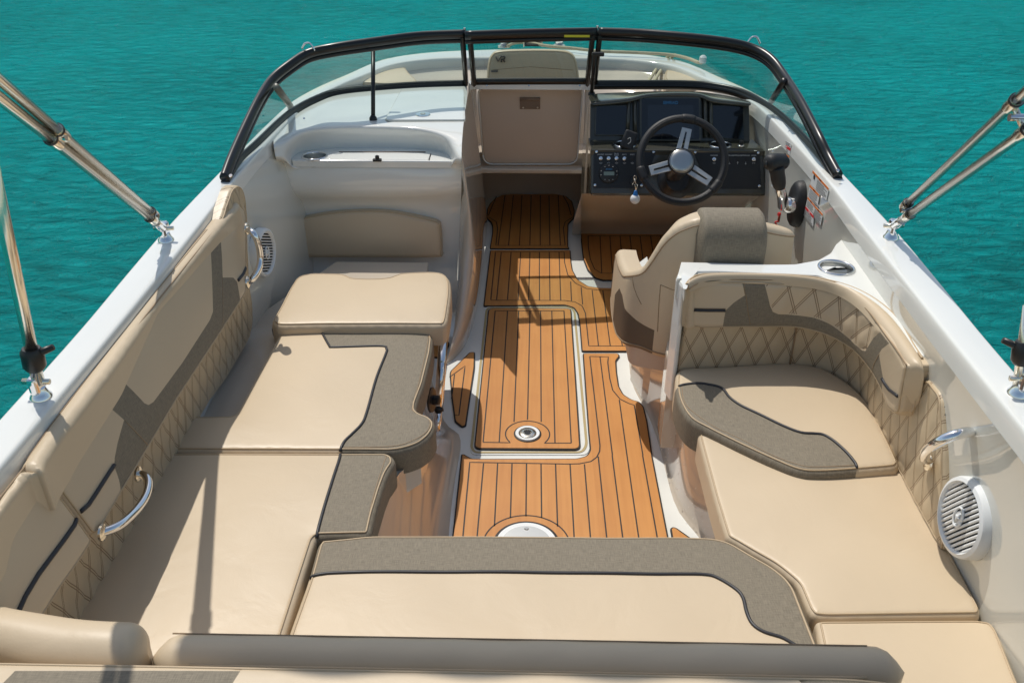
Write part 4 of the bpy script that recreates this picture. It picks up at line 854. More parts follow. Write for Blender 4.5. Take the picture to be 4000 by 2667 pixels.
# headrest: saddle of grey fabric over the top of the shell
hx0, hx1 = P(1600, 540, z=.8)[0]-.02, P(1758, 540, z=.8)[0]-.02
prof = [(2.64, .665), (2.632, .73), (2.63, .79), (2.634, .85), (2.662, .897), (2.73, .918), (2.80, .90), (2.83, .85), (2.83, .78), (2.82, .68), (2.76, .655), (2.70, .65)]
rows = []
for i in range(17):
    s = i/16; e = min(1, min(s, 1-s)/.09); k = .90+.10*math.sqrt(max(0, 1-(1-e)**2)) if 0 < i < 16 else .55
    rows.append([(hx0+(hx1-hx0)*s, 2.74+(y-2.74)*k, .79+(z-.79)*k) for y, z in prof])
ho = loft('headrest', rows, M['linen'], hs, 1, cyc=True, flip=True)
me = ho.data; ul = me.uv_layers.new(name='UVMap'); n_ = len(prof)
for lp in me.loops:
    i, j = divmod(lp.vertex_index, n_); ul.data[lp.index].uv = (i*.014, j*.06)
# ================================================================ WINDSCREEN
ws = thing('windscreen', 'black framed curved windscreen across the boat, with an opening middle pane', 'windscreen', (0, 4.4, .9))
upL = [P(*T('Z1', [q])[0], z=z) for q, z in (((2000, 165), 1.2), ((1650, 180), 1.198), ((1300, 225), 1.195), ((1000, 268), 1.185), ((800, 312), 1.165), ((670, 388), 1.14), ((520, 510), 1.10), ((415, 670), 1.06), ((300, 905), 1.0), ((205, 1120), .95), ((150, 1270), .915))]
upR = [P(*T('A3', [q])[0], z=z) for q, z in (((-580, 222), 1.2), ((-300, 232), 1.2), ((0, 256), 1.198), ((300, 292), 1.185), ((480, 336), 1.165), ((605, 408), 1.14), ((700, 528), 1.10), ((812, 706), 1.06), ((930, 935), 1.0), ((1000, 1080), .95), ((1070, 1210), .915))]
loL = [P(*T('Z1', [q])[0], z=.905) for q in ((2000, 540), (1650, 550), (1280, 575), (1000, 608), (830, 668), (680, 748), (560, 845), (400, 1000), (270, 1120), (190, 1230), (155, 1290))]
loR = [P(*T('A3', [q])[0], z=.905) for q in ((-610, 575), (-300, 575), (0, 576), (200, 590), (400, 632), (560, 712), (700, 815), (850, 965), (960, 1090), (1020, 1170), (1075, 1225))]
upC = [P(1068, 82, z=1.2), P(1220, 77, z=1.202), P(1371, 74, z=1.2)]; loC = [P(1082, 188, z=.905), P(1215, 187, z=.905), P(1358, 187, z=.905)]
def frame(nm, pts, r, n=6): return tube(nm, spline(pts, n), r, M['blackm'], ws, 14, rx=.8)
frame('top_rail', upL, .0205); frame('top_rail', upR, .0205); frame('top_rail', upC, .0205)
for q_ in (upL, upR, upC): tube('glass_channel', [A(p)+[0, .012, -.03] for p in spline(q_, 6)], .011, M['black'], ws, 8)
frame('bottom_rail', loL, .016); frame('bottom_rail', loR, .016); frame('bottom_rail', loC, .017)
tube('sill_trim', [A(p)+[0, .0, -.012] for p in spline(loL, 5)], .019, M['blackm'], ws, 10); tube('sill_trim', [A(p)+[0, 0, -.012] for p in spline(loR, 5)], .019, M['blackm'], ws, 10)
def pane(a, b, n=40):
    a, b = spline(a, 8), spline(b, 8); ti = np.linspace(0, 1, n); L = lambda q: np.concatenate([[0], np.cumsum(np.linalg.norm(np.diff(q, axis=0), axis=1))])
    rs = lambda q: np.stack([np.interp(ti*L(q)[-1], L(q), q[:, k]) for k in range(3)], 1); A_, B_ = rs(a), rs(b)
    return loft('glass', [A_*(1-t)+B_*t for t in (0, .33, .66, 1)], M['glass'], ws, 0)
pane(upL, loL); pane(upR, loR); pane(upC, loC)
def post(nm, a, b, w, mat=None, rx=.5): return tube(nm, [a, b], w*(.6 if rx == 1 else 1), mat or M['blackm'], ws, 8, rx=rx)
post('post', P(1062, 82, z=1.195), P(1070, 190, z=.905), .026); post('post', P(1079, 82, z=1.195), P(1089, 190, z=.905), .026)
post('post', P(1362, 76, z=1.195), P(1349, 190, z=.905), .026); post('post', P(1378, 76, z=1.195), P(1366, 190, z=.905), .026)
post('side_post', P(*T('Z1', [(548, 570)])[0], z=1.105), P(*T('Z1', [(655, 715)])[0], z=.91), .026, simple('grey_post', (.16, .16, .13), .4), 1.0)
post('side_post', P(*T('A3', [(700, 560)])[0], z=1.10), P(*T('A3', [(610, 700)])[0], z=.91), .024, M['black'], 1.0)
# prop rods that hold the panes
for nm, a, b in (('prop_rod', P(857, 102, z=1.17), P(857, 272, z=.895)), ('prop_rod', P(1366, 125, z=1.13), P(1359, 215, z=.90))):
    o = tube(nm, [a, b], .0095, M['black'], ws, 10)
    lathe('rod_foot', [(.018, 0), (.016, .012), (.009, .022)], b-A([0, 0, .008]), (0, 0, 1), 16, M['black'], o, 18)
    box('rod_clamp', a+A([.015, 0, .0]), (.055, .02, .018), M['black'], o)
for u, v, s in ((708, 113, -1), (1732, 98, 1)):
    c = P(u, v, z=1.185); h = [c+A([s*.0-.028, 0, 0]), c+A([-.018, 0, .016]), c+A([-.008, 0, .024]), c+A([.008, 0, .024]), c+A([.018, 0, .012]), c+A([.028, 0, -.006])]
    tube('canvas_loop', spline(h, 4), .004, M['chrome'], ws, 8)
for u, v in ((1067, 71), (1372, 66)): lathe('hinge_pin', [(.006, 0), (.006, .012)], P(u, v, z=1.215), (0, 0, 1), 12, M['chrome'], ws, 12)
S = Plane(P(1331, 84, z=1.185), (1, 0, 0), (0, .8, -.3)); 
yl = Plane(A(upC[1])+[.15, -.024, -.006], (1, 0, 0), (0, .25, 1)); prism('sticker', [(0.0, -.006), (.115, -.006), (.115, .004), (0.0, .004)], 0, .001, M['yellow'], ws, 0, yl)
for u, v in ((1119, 194), (1215, 194), (1331, 194), (702, 268), (1808, 298)): lathe('frame_screw', [(.005, 0), (.004, .002)], P(u, v, z=.90)-A([0, .03, -.0]), (0, -.8, .6), 12, M['chrome'], ws, 10)
for u, v in ((530, 404), (1924, 392)): lathe('end_screw', [(.007, 0), (.006, .003)], P(u, v, z=.945), (0, -.5, .8), 12, M['chrome'], ws, 12)

# ================================================================ DOORWAY PANEL
dr = thing('companion_door', 'beige panel door with a small flap latch, under the middle window pane', 'door', (0, YD, .4))
S = Plane((0, YD+.01, 0), (1, 0, 0), (0, .0, 1))
if S.N[1] > 0: S.N = -S.N
o = fillet(UVs(S, 'A2', [(945, 600), (1660, 600), (1620, 1128), (985, 1128)]), .05)
pad(S, o, .03, M['door'], dr, name='door_panel', r=.006, crown=.0); 
oo = list(offset(ccw(o), -.004)); tube('door_edge', [S.pt(q, .0) for q in oo+[oo[0]]], .005, M['gel'], dr, 8)
lx = UVs(S, 'A2', [(1230, 672), (1370, 672), (1370, 752), (1230, 752)]); prism('latch_flap', lx, .0, .006, simple('brown_latch', (.21, .145, .10), .45), dr, .002, S)
tube('latch_lip', [S.pt(lx[0]+[0, -.008], .008), S.pt(lx[1]+[0, -.008], .008)], .008, simple('brown_lip', (.24, .165, .115), .4), dr)
for q in UVs(S, 'A2', [(1253, 741), (1352, 741)]): lathe('latch_screw', [(.005, 0), (.004, .002)], S.pt(q, .006), S.N, 10, M['brushed'], dr, 12)

# ================================================================ DASHBOARD
dd = thing('dashboard', 'dark olive helm dashboard with three black screens and two black switch panels', 'dashboard', (.65, 3.9, .55))
y0, y1 = 3.80, 3.88
lowp = Plane((0, y0, 2-y0*math.tan(PITCH+math.atan((450-784)/-FPX*-1))), (1, 0, 0), (0, 1, 0)) if False else None
pb, pt2 = P(1550, 450, y=3.80), P(1550, 343, y=3.88)
LP = Plane(pb, (1, 0, 0), (0, pt2[1]-pb[1], pt2[2]-pb[2]))
qb, qt = P(1550, 322, y=4.00), P(1550, 226, y=4.08)
SP = Plane(qb, (1, 0, 0), (0, qt[1]-qb[1], qt[2]-qb[2]))
for S in (LP, SP):
    if S.N[1] > 0: S.N = -S.N
o = UVs(LP, 'HZ', [(95, 1012), (95, 575), (1690, 575), (1712, 1015)]); prism('dash_front', fillet(o, .015), -.05, 0, M['dash'], dd, .01, LP)
zs = LP.pt(o[1])[2]
dcups = [P(*T('HZ', [q])[0], z=zs-.004) for q in ((410, 545), (1285, 550))]
holed('dash_shelf', [(P(1352, 320, z=zs)[0], 4.04), (1.045, 4.04), (1.062, 3.87), (LP.pt(o[1])[0]+.004, 3.87)], zs-.04, zs-.004, M['dash'], dd, [(c_, .047) for c_ in dcups])
# screen housing: three facets with a swept hood
hood_f = [(95, 170), (300, 150), (450, 135), (520, 110), (600, 90), (720, 80), (900, 74), (1060, 80), (1120, 95), (1180, 130), (1260, 145), (1400, 158), (1555, 178)]
hood_b = [(60, 80), (250, 70), (440, 66), (520, 62), (600, 58), (720, 55), (900, 54), (1060, 58), (1120, 62), (1200, 72), (1300, 88), (1420, 108), (1560, 150)]
hf = [A(SP.pt(q, .03)) for q in UVs(SP, 'HZ', hood_f)]; hb = [P(*T('HZ', [q])[0], z=.90) for q in hood_b]
loft('hood', [[p+A([0, .004, -.018]) for p in hf], hf, [p*.75+q*.25 for p, q in zip(hf, hb)], hb], M['dash'], dd, 1)
o = UVs(SP, 'HZ', [(92, 560), (95, 165), (450, 135), (600, 92), (900, 80), (1100, 92), (1200, 140), (1555, 180), (1562, 560)]); prism('instrument_face', o, -.06, -.012, M['dash'], dd, .0, SP)
def scr(nm, pts, h, frame=.008):
    p = UVs(SP, 'HZ', pts); f = prism('screen_bezel', fillet(offset(ccw(p), -frame), .008), -.012, h-.004, M['dash'], dd, .003, SP)
    return prism('screen', fillet(p, .006), h-.004, h-.001, M['screen'], f, .0, SP)
scr('screen', [(150, 192), (425, 192), (420, 452), (142, 452)], .004)
sc = scr('screen', [(560, 130), (1078, 130), (1084, 500), (560, 500)], .022, .014)
prism('display_glass', UVs(SP, 'HZ', [(612, 190), (1030, 190), (1034, 490), (614, 490)]), .021, .0225, simple('display_glass', (.004, .006, .010), .03, coat=1), dd, 0, SP)
scr('screen', [(1212, 192), (1492, 195), (1500, 500), (1205, 470)], .004)
text('screen_logo', 'SIMRAD', SP, UVs(SP, 'HZ', [(822, 170)])[0], .020, M['print_b'], dd, h=.0225, bold=.0006)
for a, b in (((448, 140), (430, 460)), ((500, 135), (505, 480)), ((1140, 130), (1150, 480)), ((1195, 150), (1200, 480))):
    p, q = UVs(SP, 'HZ', [a, b]); tube('facet_edge', [SP.pt(p, .008), SP.pt(q, .008)], .009, M['dash'], dd, 8)
# switch panels
pl1 = fillet(UVs(LP, 'HZ', [(128, 597), (700, 600), (645, 740), (585, 945), (116, 945)]), .008)
pl2 = fillet(UVs(LP, 'HZ', [(1035, 603), (1645, 605), (1662, 952), (1220, 952), (1075, 700)]), .008)
p1 = prism('switch_panel', pl1, 0, .005, M['black'], dd, .001, LP); p2 = prism('switch_panel', pl2, 0, .005, M['black'], dd, .001, LP)
for par, lst in ((p1, [(148, 611), (672, 614), (134, 917), (562, 920)]), (p2, [(1052, 616), (1632, 620), (1642, 926)])):
    for q in UVs(LP, 'HZ', lst): lathe('panel_screw', [(.006, 0), (.006, .002), (.003, .003)], LP.pt(q, .005), LP.N, 10, M['chrome'], par, 14)
sw = [(187, 672, 'ACCENT', 1), (259, 672, 'COCKPIT', 1), (331, 672, 'BILGE\nPUMP', 1), (404, 674, 'ACCY', 1), (476, 674, 'ACCY', 0)]
sw2 = [(1226, 680, 'ANCHOR', 1), (1368, 680, 'WINDLASS', 0), (1442, 680, 'WINDLASS', 0), (1516, 682, 'WINDLASS', 0), (1590, 680, 'HORN', 1)]
for par, L_ in ((p1, sw), (p2, sw2)):
    for u, v, s, on in L_:
        q = UVs(LP, 'HZ', [(u, v)])[0]; c = LP.pt(q, .005)
        if on:
            tg_ = lathe('toggle_switch', [(.0085, 0), (.0085, .003), (.0055, .004), (.005, .008)], c, LP.N, 12, M['chrome'], par, 18)
            tube('toggle_lever', [c+LP.N*.006, c+LP.N*.02+LP.V*-.004, c+LP.N*.026+LP.V*-.006], [.0022, .0032, .0038], M['chrome'], tg_, 8)
        else: lathe('push_button', [(.0085, 0), (.0085, .002), (.0065, .003)], c, LP.N, 12, M['rubber'], par, 18)
        text('switch_name', s, LP, UVs(LP, 'HZ', [(u, 638 if par is p1 else 646)])[0], .0078, M['print_w'], par, h=.0055)
        r_ = UVs(LP, 'HZ', [(u, 716)])[0]
        if par is p2 and not on: 
            if u < 1400: tubes('switch_symbol', [[LP.pt(r_+A([0, .005]), .006), LP.pt(r_+A([0, -.005]), .006)], [LP.pt(r_+A([-.004, -.002]), .006), LP.pt(r_+A([0, -.005]), .006), LP.pt(r_+A([.004, -.002]), .006)]], .0007, M['print_w'], par, 4)
            else:
                k = 1 if u < 1480 else -1; tubes('switch_symbol', [[LP.pt(r_+A([0, .005*k]), .006), LP.pt(r_+A([0, -.005*k]), .006)], [LP.pt(r_+A([-.003, .002*k]), .006), LP.pt(r_+A([0, .006*k]), .006), LP.pt(r_+A([.003, .002*k]), .006)]], .0010, M['print_w'], par, 4)
        elif s == 'HORN': tubes('switch_symbol', [[LP.pt(r_+A([-.005, .003]), .006), LP.pt(r_+A([-.005, -.003]), .006)], [LP.pt(r_+A([-.005, 0]), .006), LP.pt(r_+A([.003, 0]), .006), LP.pt(r_+A([.006, .003]), .006)], [LP.pt(r_+A([.003, 0]), .006), LP.pt(r_+A([.006, -.003]), .006)]], .0007, M['print_w'], par, 4)
        else:
            cc = [LP.pt(r_+.0034*A([math.cos(a), math.sin(a)]), .006) for a in np.linspace(0, 6.28, 13)]
            tubes('switch_symbol', [cc, [LP.pt(r_+A([-.0075, 0]), .006), LP.pt(r_+A([-.0045, 0]), .006)], [LP.pt(r_+A([.0045, 0]), .006), LP.pt(r_+A([.0075, 0]), .006)]], .0007, M['print_w'], par, 4)
# stereo
q = UVs(LP, 'HZ', [(259, 812)])[0]; c = LP.pt(q, .005); rd = np.linalg.norm(UVs(LP, 'HZ', [(348, 812)])[0]-q)
stp = lathe('stereo', [(rd, 0), (rd, .008), (rd*.96, .014), (rd*.90, .015)], c, LP.N, 20, M['black'], dd, 40)
prism('stereo_display', fillet(UVs(LP, 'HZ', [(212, 796), (308, 796), (308, 830), (212, 830)]), .002), .019, .0212, M['lcd'], stp, 0, LP)
text('stereo_name', 'JENSEN', LP, UVs(LP, 'HZ', [(260, 774)])[0], .009, M['print_b'], stp, h=.0206, bold=.0004)
for u, v in ((187, 790), (187, 826), (330, 792), (330, 826), (222, 750), (295, 750), (259, 740), (222, 868), (259, 874), (294, 868)):
    w = UVs(LP, 'HZ', [(u, v)])[0]; tubes('stereo_symbol', [[LP.pt(w+A([-.003, 0]), .0206), LP.pt(w+A([.003, 0]), .0206)], [LP.pt(w+A([0, -.002]), .0206), LP.pt(w+A([0.0022, .0018]), .0206)]], .0006, M['print_w'], stp, 4)
# ignition with key, chain and float
q = UVs(LP, 'HZ', [(492, 880)])[0]; c = LP.pt(q, .005); ig = lathe('ignition_lock', [(.020, 0), (.018, .006), (.010, .008), (.010, .014)], c, LP.N, 12, M['black'], dd, 24)
kf = thing('key_float', 'white ball float with a blue cap hanging on a bead chain from the ignition key', 'key float', LP.pt(q, .03))
ks = LP.pt(q, .012); tube('key', [ks, ks+LP.N*.022+LP.V*.005], .004, M['brushed'], kf, 8)
tube('key_ring', [ks+LP.N*.022+LP.V*.012+A([.0, 0, .012*math.sin(a)])+LP.V*0+A([.006*math.cos(a), 0, 0]) for a in np.linspace(0, 6.2, 14)], .0012, M['steel'], kf, 6, closed=True)
bc = P(*T('HZ', [(503, 1045)])[0], y=3.74); cap_ = bc+A([0, .0, .038])
for sx in (-.006, .006):
    ch = spline([ks+LP.N*.024, ks+LP.N*.026+A([sx*1.6, 0, -.02]), cap_+A([sx, 0, .03]), cap_], 8); 
    tube('bead_chain', ch, [.0022 if i % 2 else .0011 for i in range(len(ch))], M['steel'], kf, 6)
bl_ = lathe('float_ball', [(.0, -.0225), (.009, -.0208), (.016, -.016), (.0208, -.009), (.0225, 0), (.0208, .009), (.016, .016), (.009, .0208), (.006, .022)], bc, (0, 0, 1), 20, M['white'], kf, 24)
lathe('float_cap', [(.0125, .016), (.010, .024), (.008, .034), (.006, .040), (.002, .042)], bc, (0, 0, 1), 20, M['blue'], kf, 20)
# cup holders on the shelf, phone in the left one
def cupholder(label, c, R, group=None, depth=.075, mat='steel'):
    t = thing('cup_holder', label, 'cup holder', c, group)
    n = A([0, 0, 1.]); tube('rim', [A(c)+[R*.94*math.cos(a), R*.94*math.sin(a), .0] for a in np.linspace(0, 2*math.pi, 49)[:-1]], .0052, M['chrome'], t, 10, closed=True)
    lathe('cup_bowl', [(R*.86, .001), (R*.84, -.002)], c, n, 20, M[mat], t, 48) if False else None
    vs = []; fs = []; 
    return t
def sunken(t, c, R, depth, mat, holder):
    """a bowl let into a real hole: the hole is cut through the holder surface"""
    seg_ = 48; vs = []; fs = []
    prof = [(R*.88, .002), (R*.84, -.006), (R*.82, -depth*.8), (R*.75, -depth), (0.002, -depth)]
    for r_, h in prof:
        for k in range(seg_): a = 2*math.pi*k/seg_; vs.append(A(c)+[r_*math.cos(a), r_*math.sin(a), h])
    for i in range(len(prof)-1):
        for k in range(seg_): fs.append((i*seg_+(k+1) % seg_, i*seg_+k, (i+1)*seg_+k, (i+1)*seg_+(k+1) % seg_))
    mesh_obj('cup_bowl', vs, fs, mat, t)
c1 = cupR+A([0, 0, .0012]); t = cupholder('stainless cup holder sunk in the white ledge behind the driver seat', c1, .058, 'stainless cup holders'); sunken(t, c1, .058, .085, M['brushed'], None)
c2 = cup_c+A([0, 0, .0012]); t = cupholder('stainless cup holder on the white shelf of the left console', c2, .055, 'stainless cup holders'); sunken(t, c2, .055, .042, M['brushed'], None)
for c3, lab in zip(dcups, ('dashboard cup holder at the left with a black pouch lying in it', 'empty dashboard cup holder behind the right side of the steering wheel')):
    c3 = c3+A([0, 0, .001]); t = cupholder(lab, c3, .052, 'dashboard cup holders'); sunken(t, c3, .052, .036, M['black'], None)
ph = thing('phone_case', 'small black pouch with a white emblem resting in the left dashboard cup holder', 'pouch', P(*T('HZ', [(445, 510)])[0], z=zs))
pc = P(*T('HZ', [(445, 505)])[0], z=zs+.03); box('pouch_body', pc, (.06, .028, .085), M['rubber'], ph, Matrix.Rotation(-.45, 3, 'X') @ Matrix.Rotation(.35, 3, 'Y'), .009)
tubes('emblem', [spline([pc+A([-.008, -.022, .012]), pc+A([.004, -.02, .018]), pc+A([.006, -.022, .0]), pc+A([-.006, -.024, -.010])], 4)], .0012, M['print_w'], ph, 5)
c4 = P(*T('HZ', [(1476, 558)])[0], z=zs); so = thing('power_socket', 'small black capped socket with chrome base on the dashboard shelf, right of the cup holder', 'power socket', c4)
lathe('socket_base', [(.016, 0), (.015, .006), (.012, .008)], c4, (0, 0, 1), 10, M['chrome'], so, 20); lathe('socket_cap', [(.011, .006), (.011, .020), (.009, .024)], c4, (0, 0, 1), 10, M['black'], so, 20)

# ================================================================ STEERING WHEEL
wc = P(1565, 372, y=3.64); tl = math.radians(33); wnv = A([0, -math.cos(tl), math.sin(tl)])
WP = Plane(wc, (1, 0, 0), (0, math.sin(tl), math.cos(tl)));
if WP.N[1] > 0: WP.N = -WP.N
wh = thing('steering_wheel', 'black leather steering wheel with three silver spokes and a round brushed hub', 'steering wheel', wc)
R_ = .5*np.linalg.norm(UVs(WP, 'HZ', [(542, 700)])[0]-UVs(WP, 'HZ', [(1318, 700)])[0])
ctr = UVs(WP, 'HZ', [(930, 700)])[0]
tube('rim', [WP.pt(ctr+R_*A([math.cos(a), math.sin(a)]), .02) for a in np.linspace(0, 2*math.pi, 73)[:-1]], .0165, M['rubber'], wh, 16, closed=True)
tube('rim_seam', [WP.pt(ctr+(R_-.002)*A([math.cos(a), math.sin(a)]), .0362) for a in np.linspace(0, 2*math.pi, 73)[:-1]], .0016, M['black'], wh, 6, closed=True)
hub = UVs(WP, 'HZ', [(920, 712)])[0]
for k, (e0_, e1_, w0, w1) in enumerate([((970, 418), (922, 620), .021, .026), ((640, 795), (820, 745), .021, .024), ((1172, 893), (1000, 775), .021, .025)]):
    a_, b_ = UVs(WP, 'HZ', [e0_, e1_]); d_ = (b_-a_)/np.linalg.norm(b_-a_); n_2 = A([-d_[1], d_[0]])
    a_ = a_-d_*.004; b_ = b_+d_*.03
    oS = [a_+n_2*w0, a_-n_2*w0, b_-n_2*w1, b_+n_2*w1]; m_ = (a_+b_)/2
    L1 = [a_+n_2*w0, a_+n_2*.004+d_*.012, b_-d_*.02+n_2*.0055, b_+n_2*w1]; L2 = [a_-n_2*w0, b_-n_2*w1, b_-d_*.02-n_2*.0055, a_-n_2*.004+d_*.012]
    def plate(poly, nm): 
        sp_ = prism(nm, poly, .0, .006, M['alu'], wh, .0015, WP); return sp_
    full = ccw([a_+n_2*w0, a_-n_2*w0, b_-n_2*w1, b_+n_2*w1])
    # plate with a slot: ring of quads
    sl = [a_+n_2*.0045+d_*.016, a_-n_2*.0045+d_*.016, b_-n_2*.0055-d_*.028, b_+n_2*.0055-d_*.028]; ou = [a_+n_2*w0, a_-n_2*w0, b_-n_2*w1, b_+n_2*w1]
    vs = []; fs = []
    for h in (.012, .019):
        for q in ou+sl: vs.append(WP.pt(q, h+(.006 if np.linalg.norm(q-hub) > .09 else 0)))
    for i in range(4):
        j = (i+1) % 4; fs += [(8+i, 8+j, 12+j, 12+i), (i, j, 8+j, 8+i), (4+i, 4+j, 12+j, 12+i), (i, j, 4+j, 4+i)]
    so_ = mesh_obj('spoke', vs, fs, M['alu'], wh, smooth=False); bv = so_.modifiers.new('b', 'BEVEL'); bv.width = .0015; bv.segments = 2
    aa = math.atan2(*(a_-ctr)[::-1]); tube('rim_grip', [WP.pt(ctr+R_*A([math.cos(aa+x), math.sin(aa+x)]), .02) for x in np.linspace(-.16, .16, 9)], [.017, .019, .0195, .0195, .0195, .0195, .0195, .019, .017], M['rubber'], wh, 14)
lathe('hub', [(.054, .005), (.056, .018), (.054, .028), (.050, .031), (.049, .029), (.047, .031), (.03, .034), (.01, .035)], WP.pt(hub, 0), WP.N, 20, M['brushed'], wh, 48)
lathe('hub_ring', [(.058, .012), (.0585, .022), (.055, .0295), (.0505, .030)], WP.pt(hub, 0), WP.N, 20, M['black'], wh, 48)
lathe('column', [(.045, -.16), (.05, -.10), (.04, -.05), (.03, .01)], WP.pt(hub, 0), WP.N, 20, M['black'], wh, 32)
lathe('column_boot', [(.085, 0), (.085, .006), (.06, .02), (.05, .045)], LP.pt(UVs(LP, 'HZ', [(880, 870)])[0], 0), LP.N, 20, M['black'], wh, 32)

# ================================================================ THROTTLE
XW = 1.0768
tc_ = P(*T('HZ', [(1955, 1090)])[0], x=XW-.03); th_ = thing('throttle_lever', 'throttle lever with black grip, chrome arm and black oval base on the right side', 'throttle lever', tc_)
for nm, rr, dx, m_ in (('base_plate', 1.0, 0, 'rubber'),):
    rows = []
    for s_, off in ((1.0, .03), (1.0, .012), (.94, .0), (.80, -.008), (.45, -.012), (.02, -.013)):
        rows.append([tc_+A([off, .068*s_*math.cos(a)*1.0, .095*s_*math.sin(a)]) for a in np.linspace(0, 2*math.pi, 41)[:-1]])
    loft(nm, rows, M['rubber'], th_, 0, cyc=True)
hubc = P(*T('HZ', [(1880, 1100)])[0], x=XW-.07)
lathe('chrome_hub', [(.028, -.04), (.032, -.01), (.031, .005), (.024, .016), (.010, .020)], hubc+A([.01, 0, 0]), (-1, 0, -.0), 20, M['chrome'], th_, 40)
l0, l1, l2, l3 = hubc+A([-.005, 0, .0]), P(*T('HZ', [(1850, 1000)])[0], x=XW-.125), P(*T('HZ', [(1830, 930)])[0], x=XW-.145), P(*T('HZ', [(1800, 745)])[0], x=XW-.17)
tube('chrome_arm', spline([l0, l1, l2], 6), [.024, .023, .022, .021, .02, .019, .018, .018, .017, .017, .016, .016, .016][:13], M['chrome'], th_, 14)
tube('grip', spline([l2+(l2-l3)*.08, (l2+l3)/2, l3], 6), [.019, .021, .023, .025, .026, .027, .027, .027, .027, .028, .028, .028, .028], M['rubber'], th_, 16, rx=1.25)
ga, gb = P(*T('HZ', [(1705, 722)])[0], x=XW-.215), P(*T('HZ', [(1895, 715)])[0], x=XW-.125)
gpt = spline([ga, ga*.66+gb*.34+A([0, 0, .006]), ga*.3+gb*.7+A([0, 0, .004]), gb], 5); tube('grip_head', gpt, [.006]+[.022, .028, .031]+[.032]*(len(gpt)-8)+[.027, .024, .018, .006], M['rubber'], th_, 18, rx=1.0)
lathe('trim_button', [(.011, 0), (.010, .004), (.004, .006)], ga+A([-.0, -.0, 0]), (-.9, -.2, .1), 10, M['black'], th_, 16)
kb = thing('kill_switch_cord', 'small red clip and coiled lanyard hanging below the throttle lever', 'lanyard', P(*T('HZ', [(1825, 1200)])[0], x=XW-.06))
k0, k1, k2 = P(*T('HZ', [(1826, 1185)])[0], x=XW-.08), P(*T('HZ', [(1828, 1210)])[0], x=XW-.08), P(*T('HZ', [(1820, 1250)])[0], x=XW-.08)
lathe('clip', [(.008, -.004), (.009, 0), (.008, .004)], k0, (-1, -.3, 0), 10, M['red'], kb, 16)
tube('coil', [k1+(k2-k1)*s+A([.004*math.cos(s*50), .0, .004*math.sin(s*50)]) for s in np.linspace(0, 1, 60)], .0014, simple('coil_red', (.35, .06, .02), .5), kb, 5)
tube('hook', spline([k2, k2+A([-.012, 0, -.003]), P(*T('HZ', [(1797, 1272)])[0], x=XW-.08), P(*T('HZ', [(1808, 1298)])[0], x=XW-.08)], 6), .0035, M['red'], kb, 8)

# ================================================================ WARNING LABELS ON THE SIDE
def decal(lab, quad, heads, lines=8, tile='HZ', col='orange', icon=False, xo=0):
    LW = Plane((XW-.0015-xo, 0, 0), (0, -1, 0), (0, 0, 1)); LW.N = -LW.N if LW.N[0] > 0 else LW.N
    t = thing('warning_label', lab, 'warning label', P(*T(tile, [quad[0]])[0], x=XW)); q = UVs(LW, tile, quad)      # tl, tr, br, bl
    prism('label_sheet', q, 0, .0008, M['paper'], t, 0, LW); tl_, tr_, br_, bl2 = q
    pt_at = lambda s, v: (tl_*(1-s)+tr_*s)*(1-v)+(bl2*(1-s)+br_*s)*v
    for (v0, v1, cm, tx) in heads:
        prism('header_bar', [pt_at(.0, v0), pt_at(1, v0), pt_at(1, v1), pt_at(0, v1)], .0008, .0014, M[cm], t, 0, LW)
        c_0 = pt_at(.5, (v0+v1)/2); d_ = pt_at(1, v0)-pt_at(0, v0); hgt = np.linalg.norm(pt_at(.5, v1)-pt_at(.5, v0))
        text('header_word', tx, LW, c_0, hgt*.62, M['print_w'] if cm == 'red' else M['black'], t, math.atan2(d_[1], d_[0]), .0016)
    st0 = .34 if icon else .07; used = [(v0, v1) for v0, v1, *_ in heads]; L_ = []
    rnd_ = random.Random(len(lab))
    for i in range(lines):
        v = (i+.7)/(lines+.4)
        if any(a-.03 < v < b+.03 for a, b in used): continue
        L_.append([pt_at(st0, v), pt_at(.95-.22*rnd_.random(), v)])
    ribbon('small_print', L_, .0022, .0012, M['print_g'], t, LW)
    if icon:
        c_0 = pt_at(.16, .30); tubes('pictogram', [[LW.pt(c_0+.007*A([math.cos(a), math.sin(a)]), .0015) for a in np.linspace(0, 6.28, 12)], [LW.pt(pt_at(.16, .10), .0015), LW.pt(pt_at(.16, .24), .0015)]], .0022, M['black'], t, 5)
decal('large warning label with a pictogram and orange bar, nearest the top of the right side', [(2138, 782), (2285, 945), (2262, 1060), (2116, 905)], [(.0, .17, 'orange', 'WARNING')], 9, icon=True)
decal('middle warning label with an orange bar, directly below the large pictogram label', [(2112, 912), (2200, 1008), (2180, 1105), (2090, 1020)], [(.0, .2, 'orange', 'WARNING')], 8)
decal('left warning label with orange bar and a red bar near its bottom', [(2092, 1025), (2155, 1098), (2140, 1298), (2052, 1190)], [(.0, .1, 'orange', 'WARNING'), (.52, .64, 'red', 'DANGER')], 15)
decal('lowest right warning label with an orange bar, at the right of the red barred label', [(2158, 1104), (2230, 1182), (2208, 1285), (2140, 1205)], [(.0, .18, 'orange', 'WARNING')], 9)
decal('warning label behind the throttle grip with a red bar and an orange bar', [(1868, 497), (1940, 540), (1916, 690), (1845, 640)], [(.26, .42, 'red', 'DANGER'), (.68, .84, 'orange', 'WARNING')], 13, xo=.005)
decal('small white label half hidden between throttle grip and chrome arm', [(1795, 905), (1830, 960), (1828, 1020), (1780, 960)], [(.0, .12, 'paper', '')], 6, xo=.002)

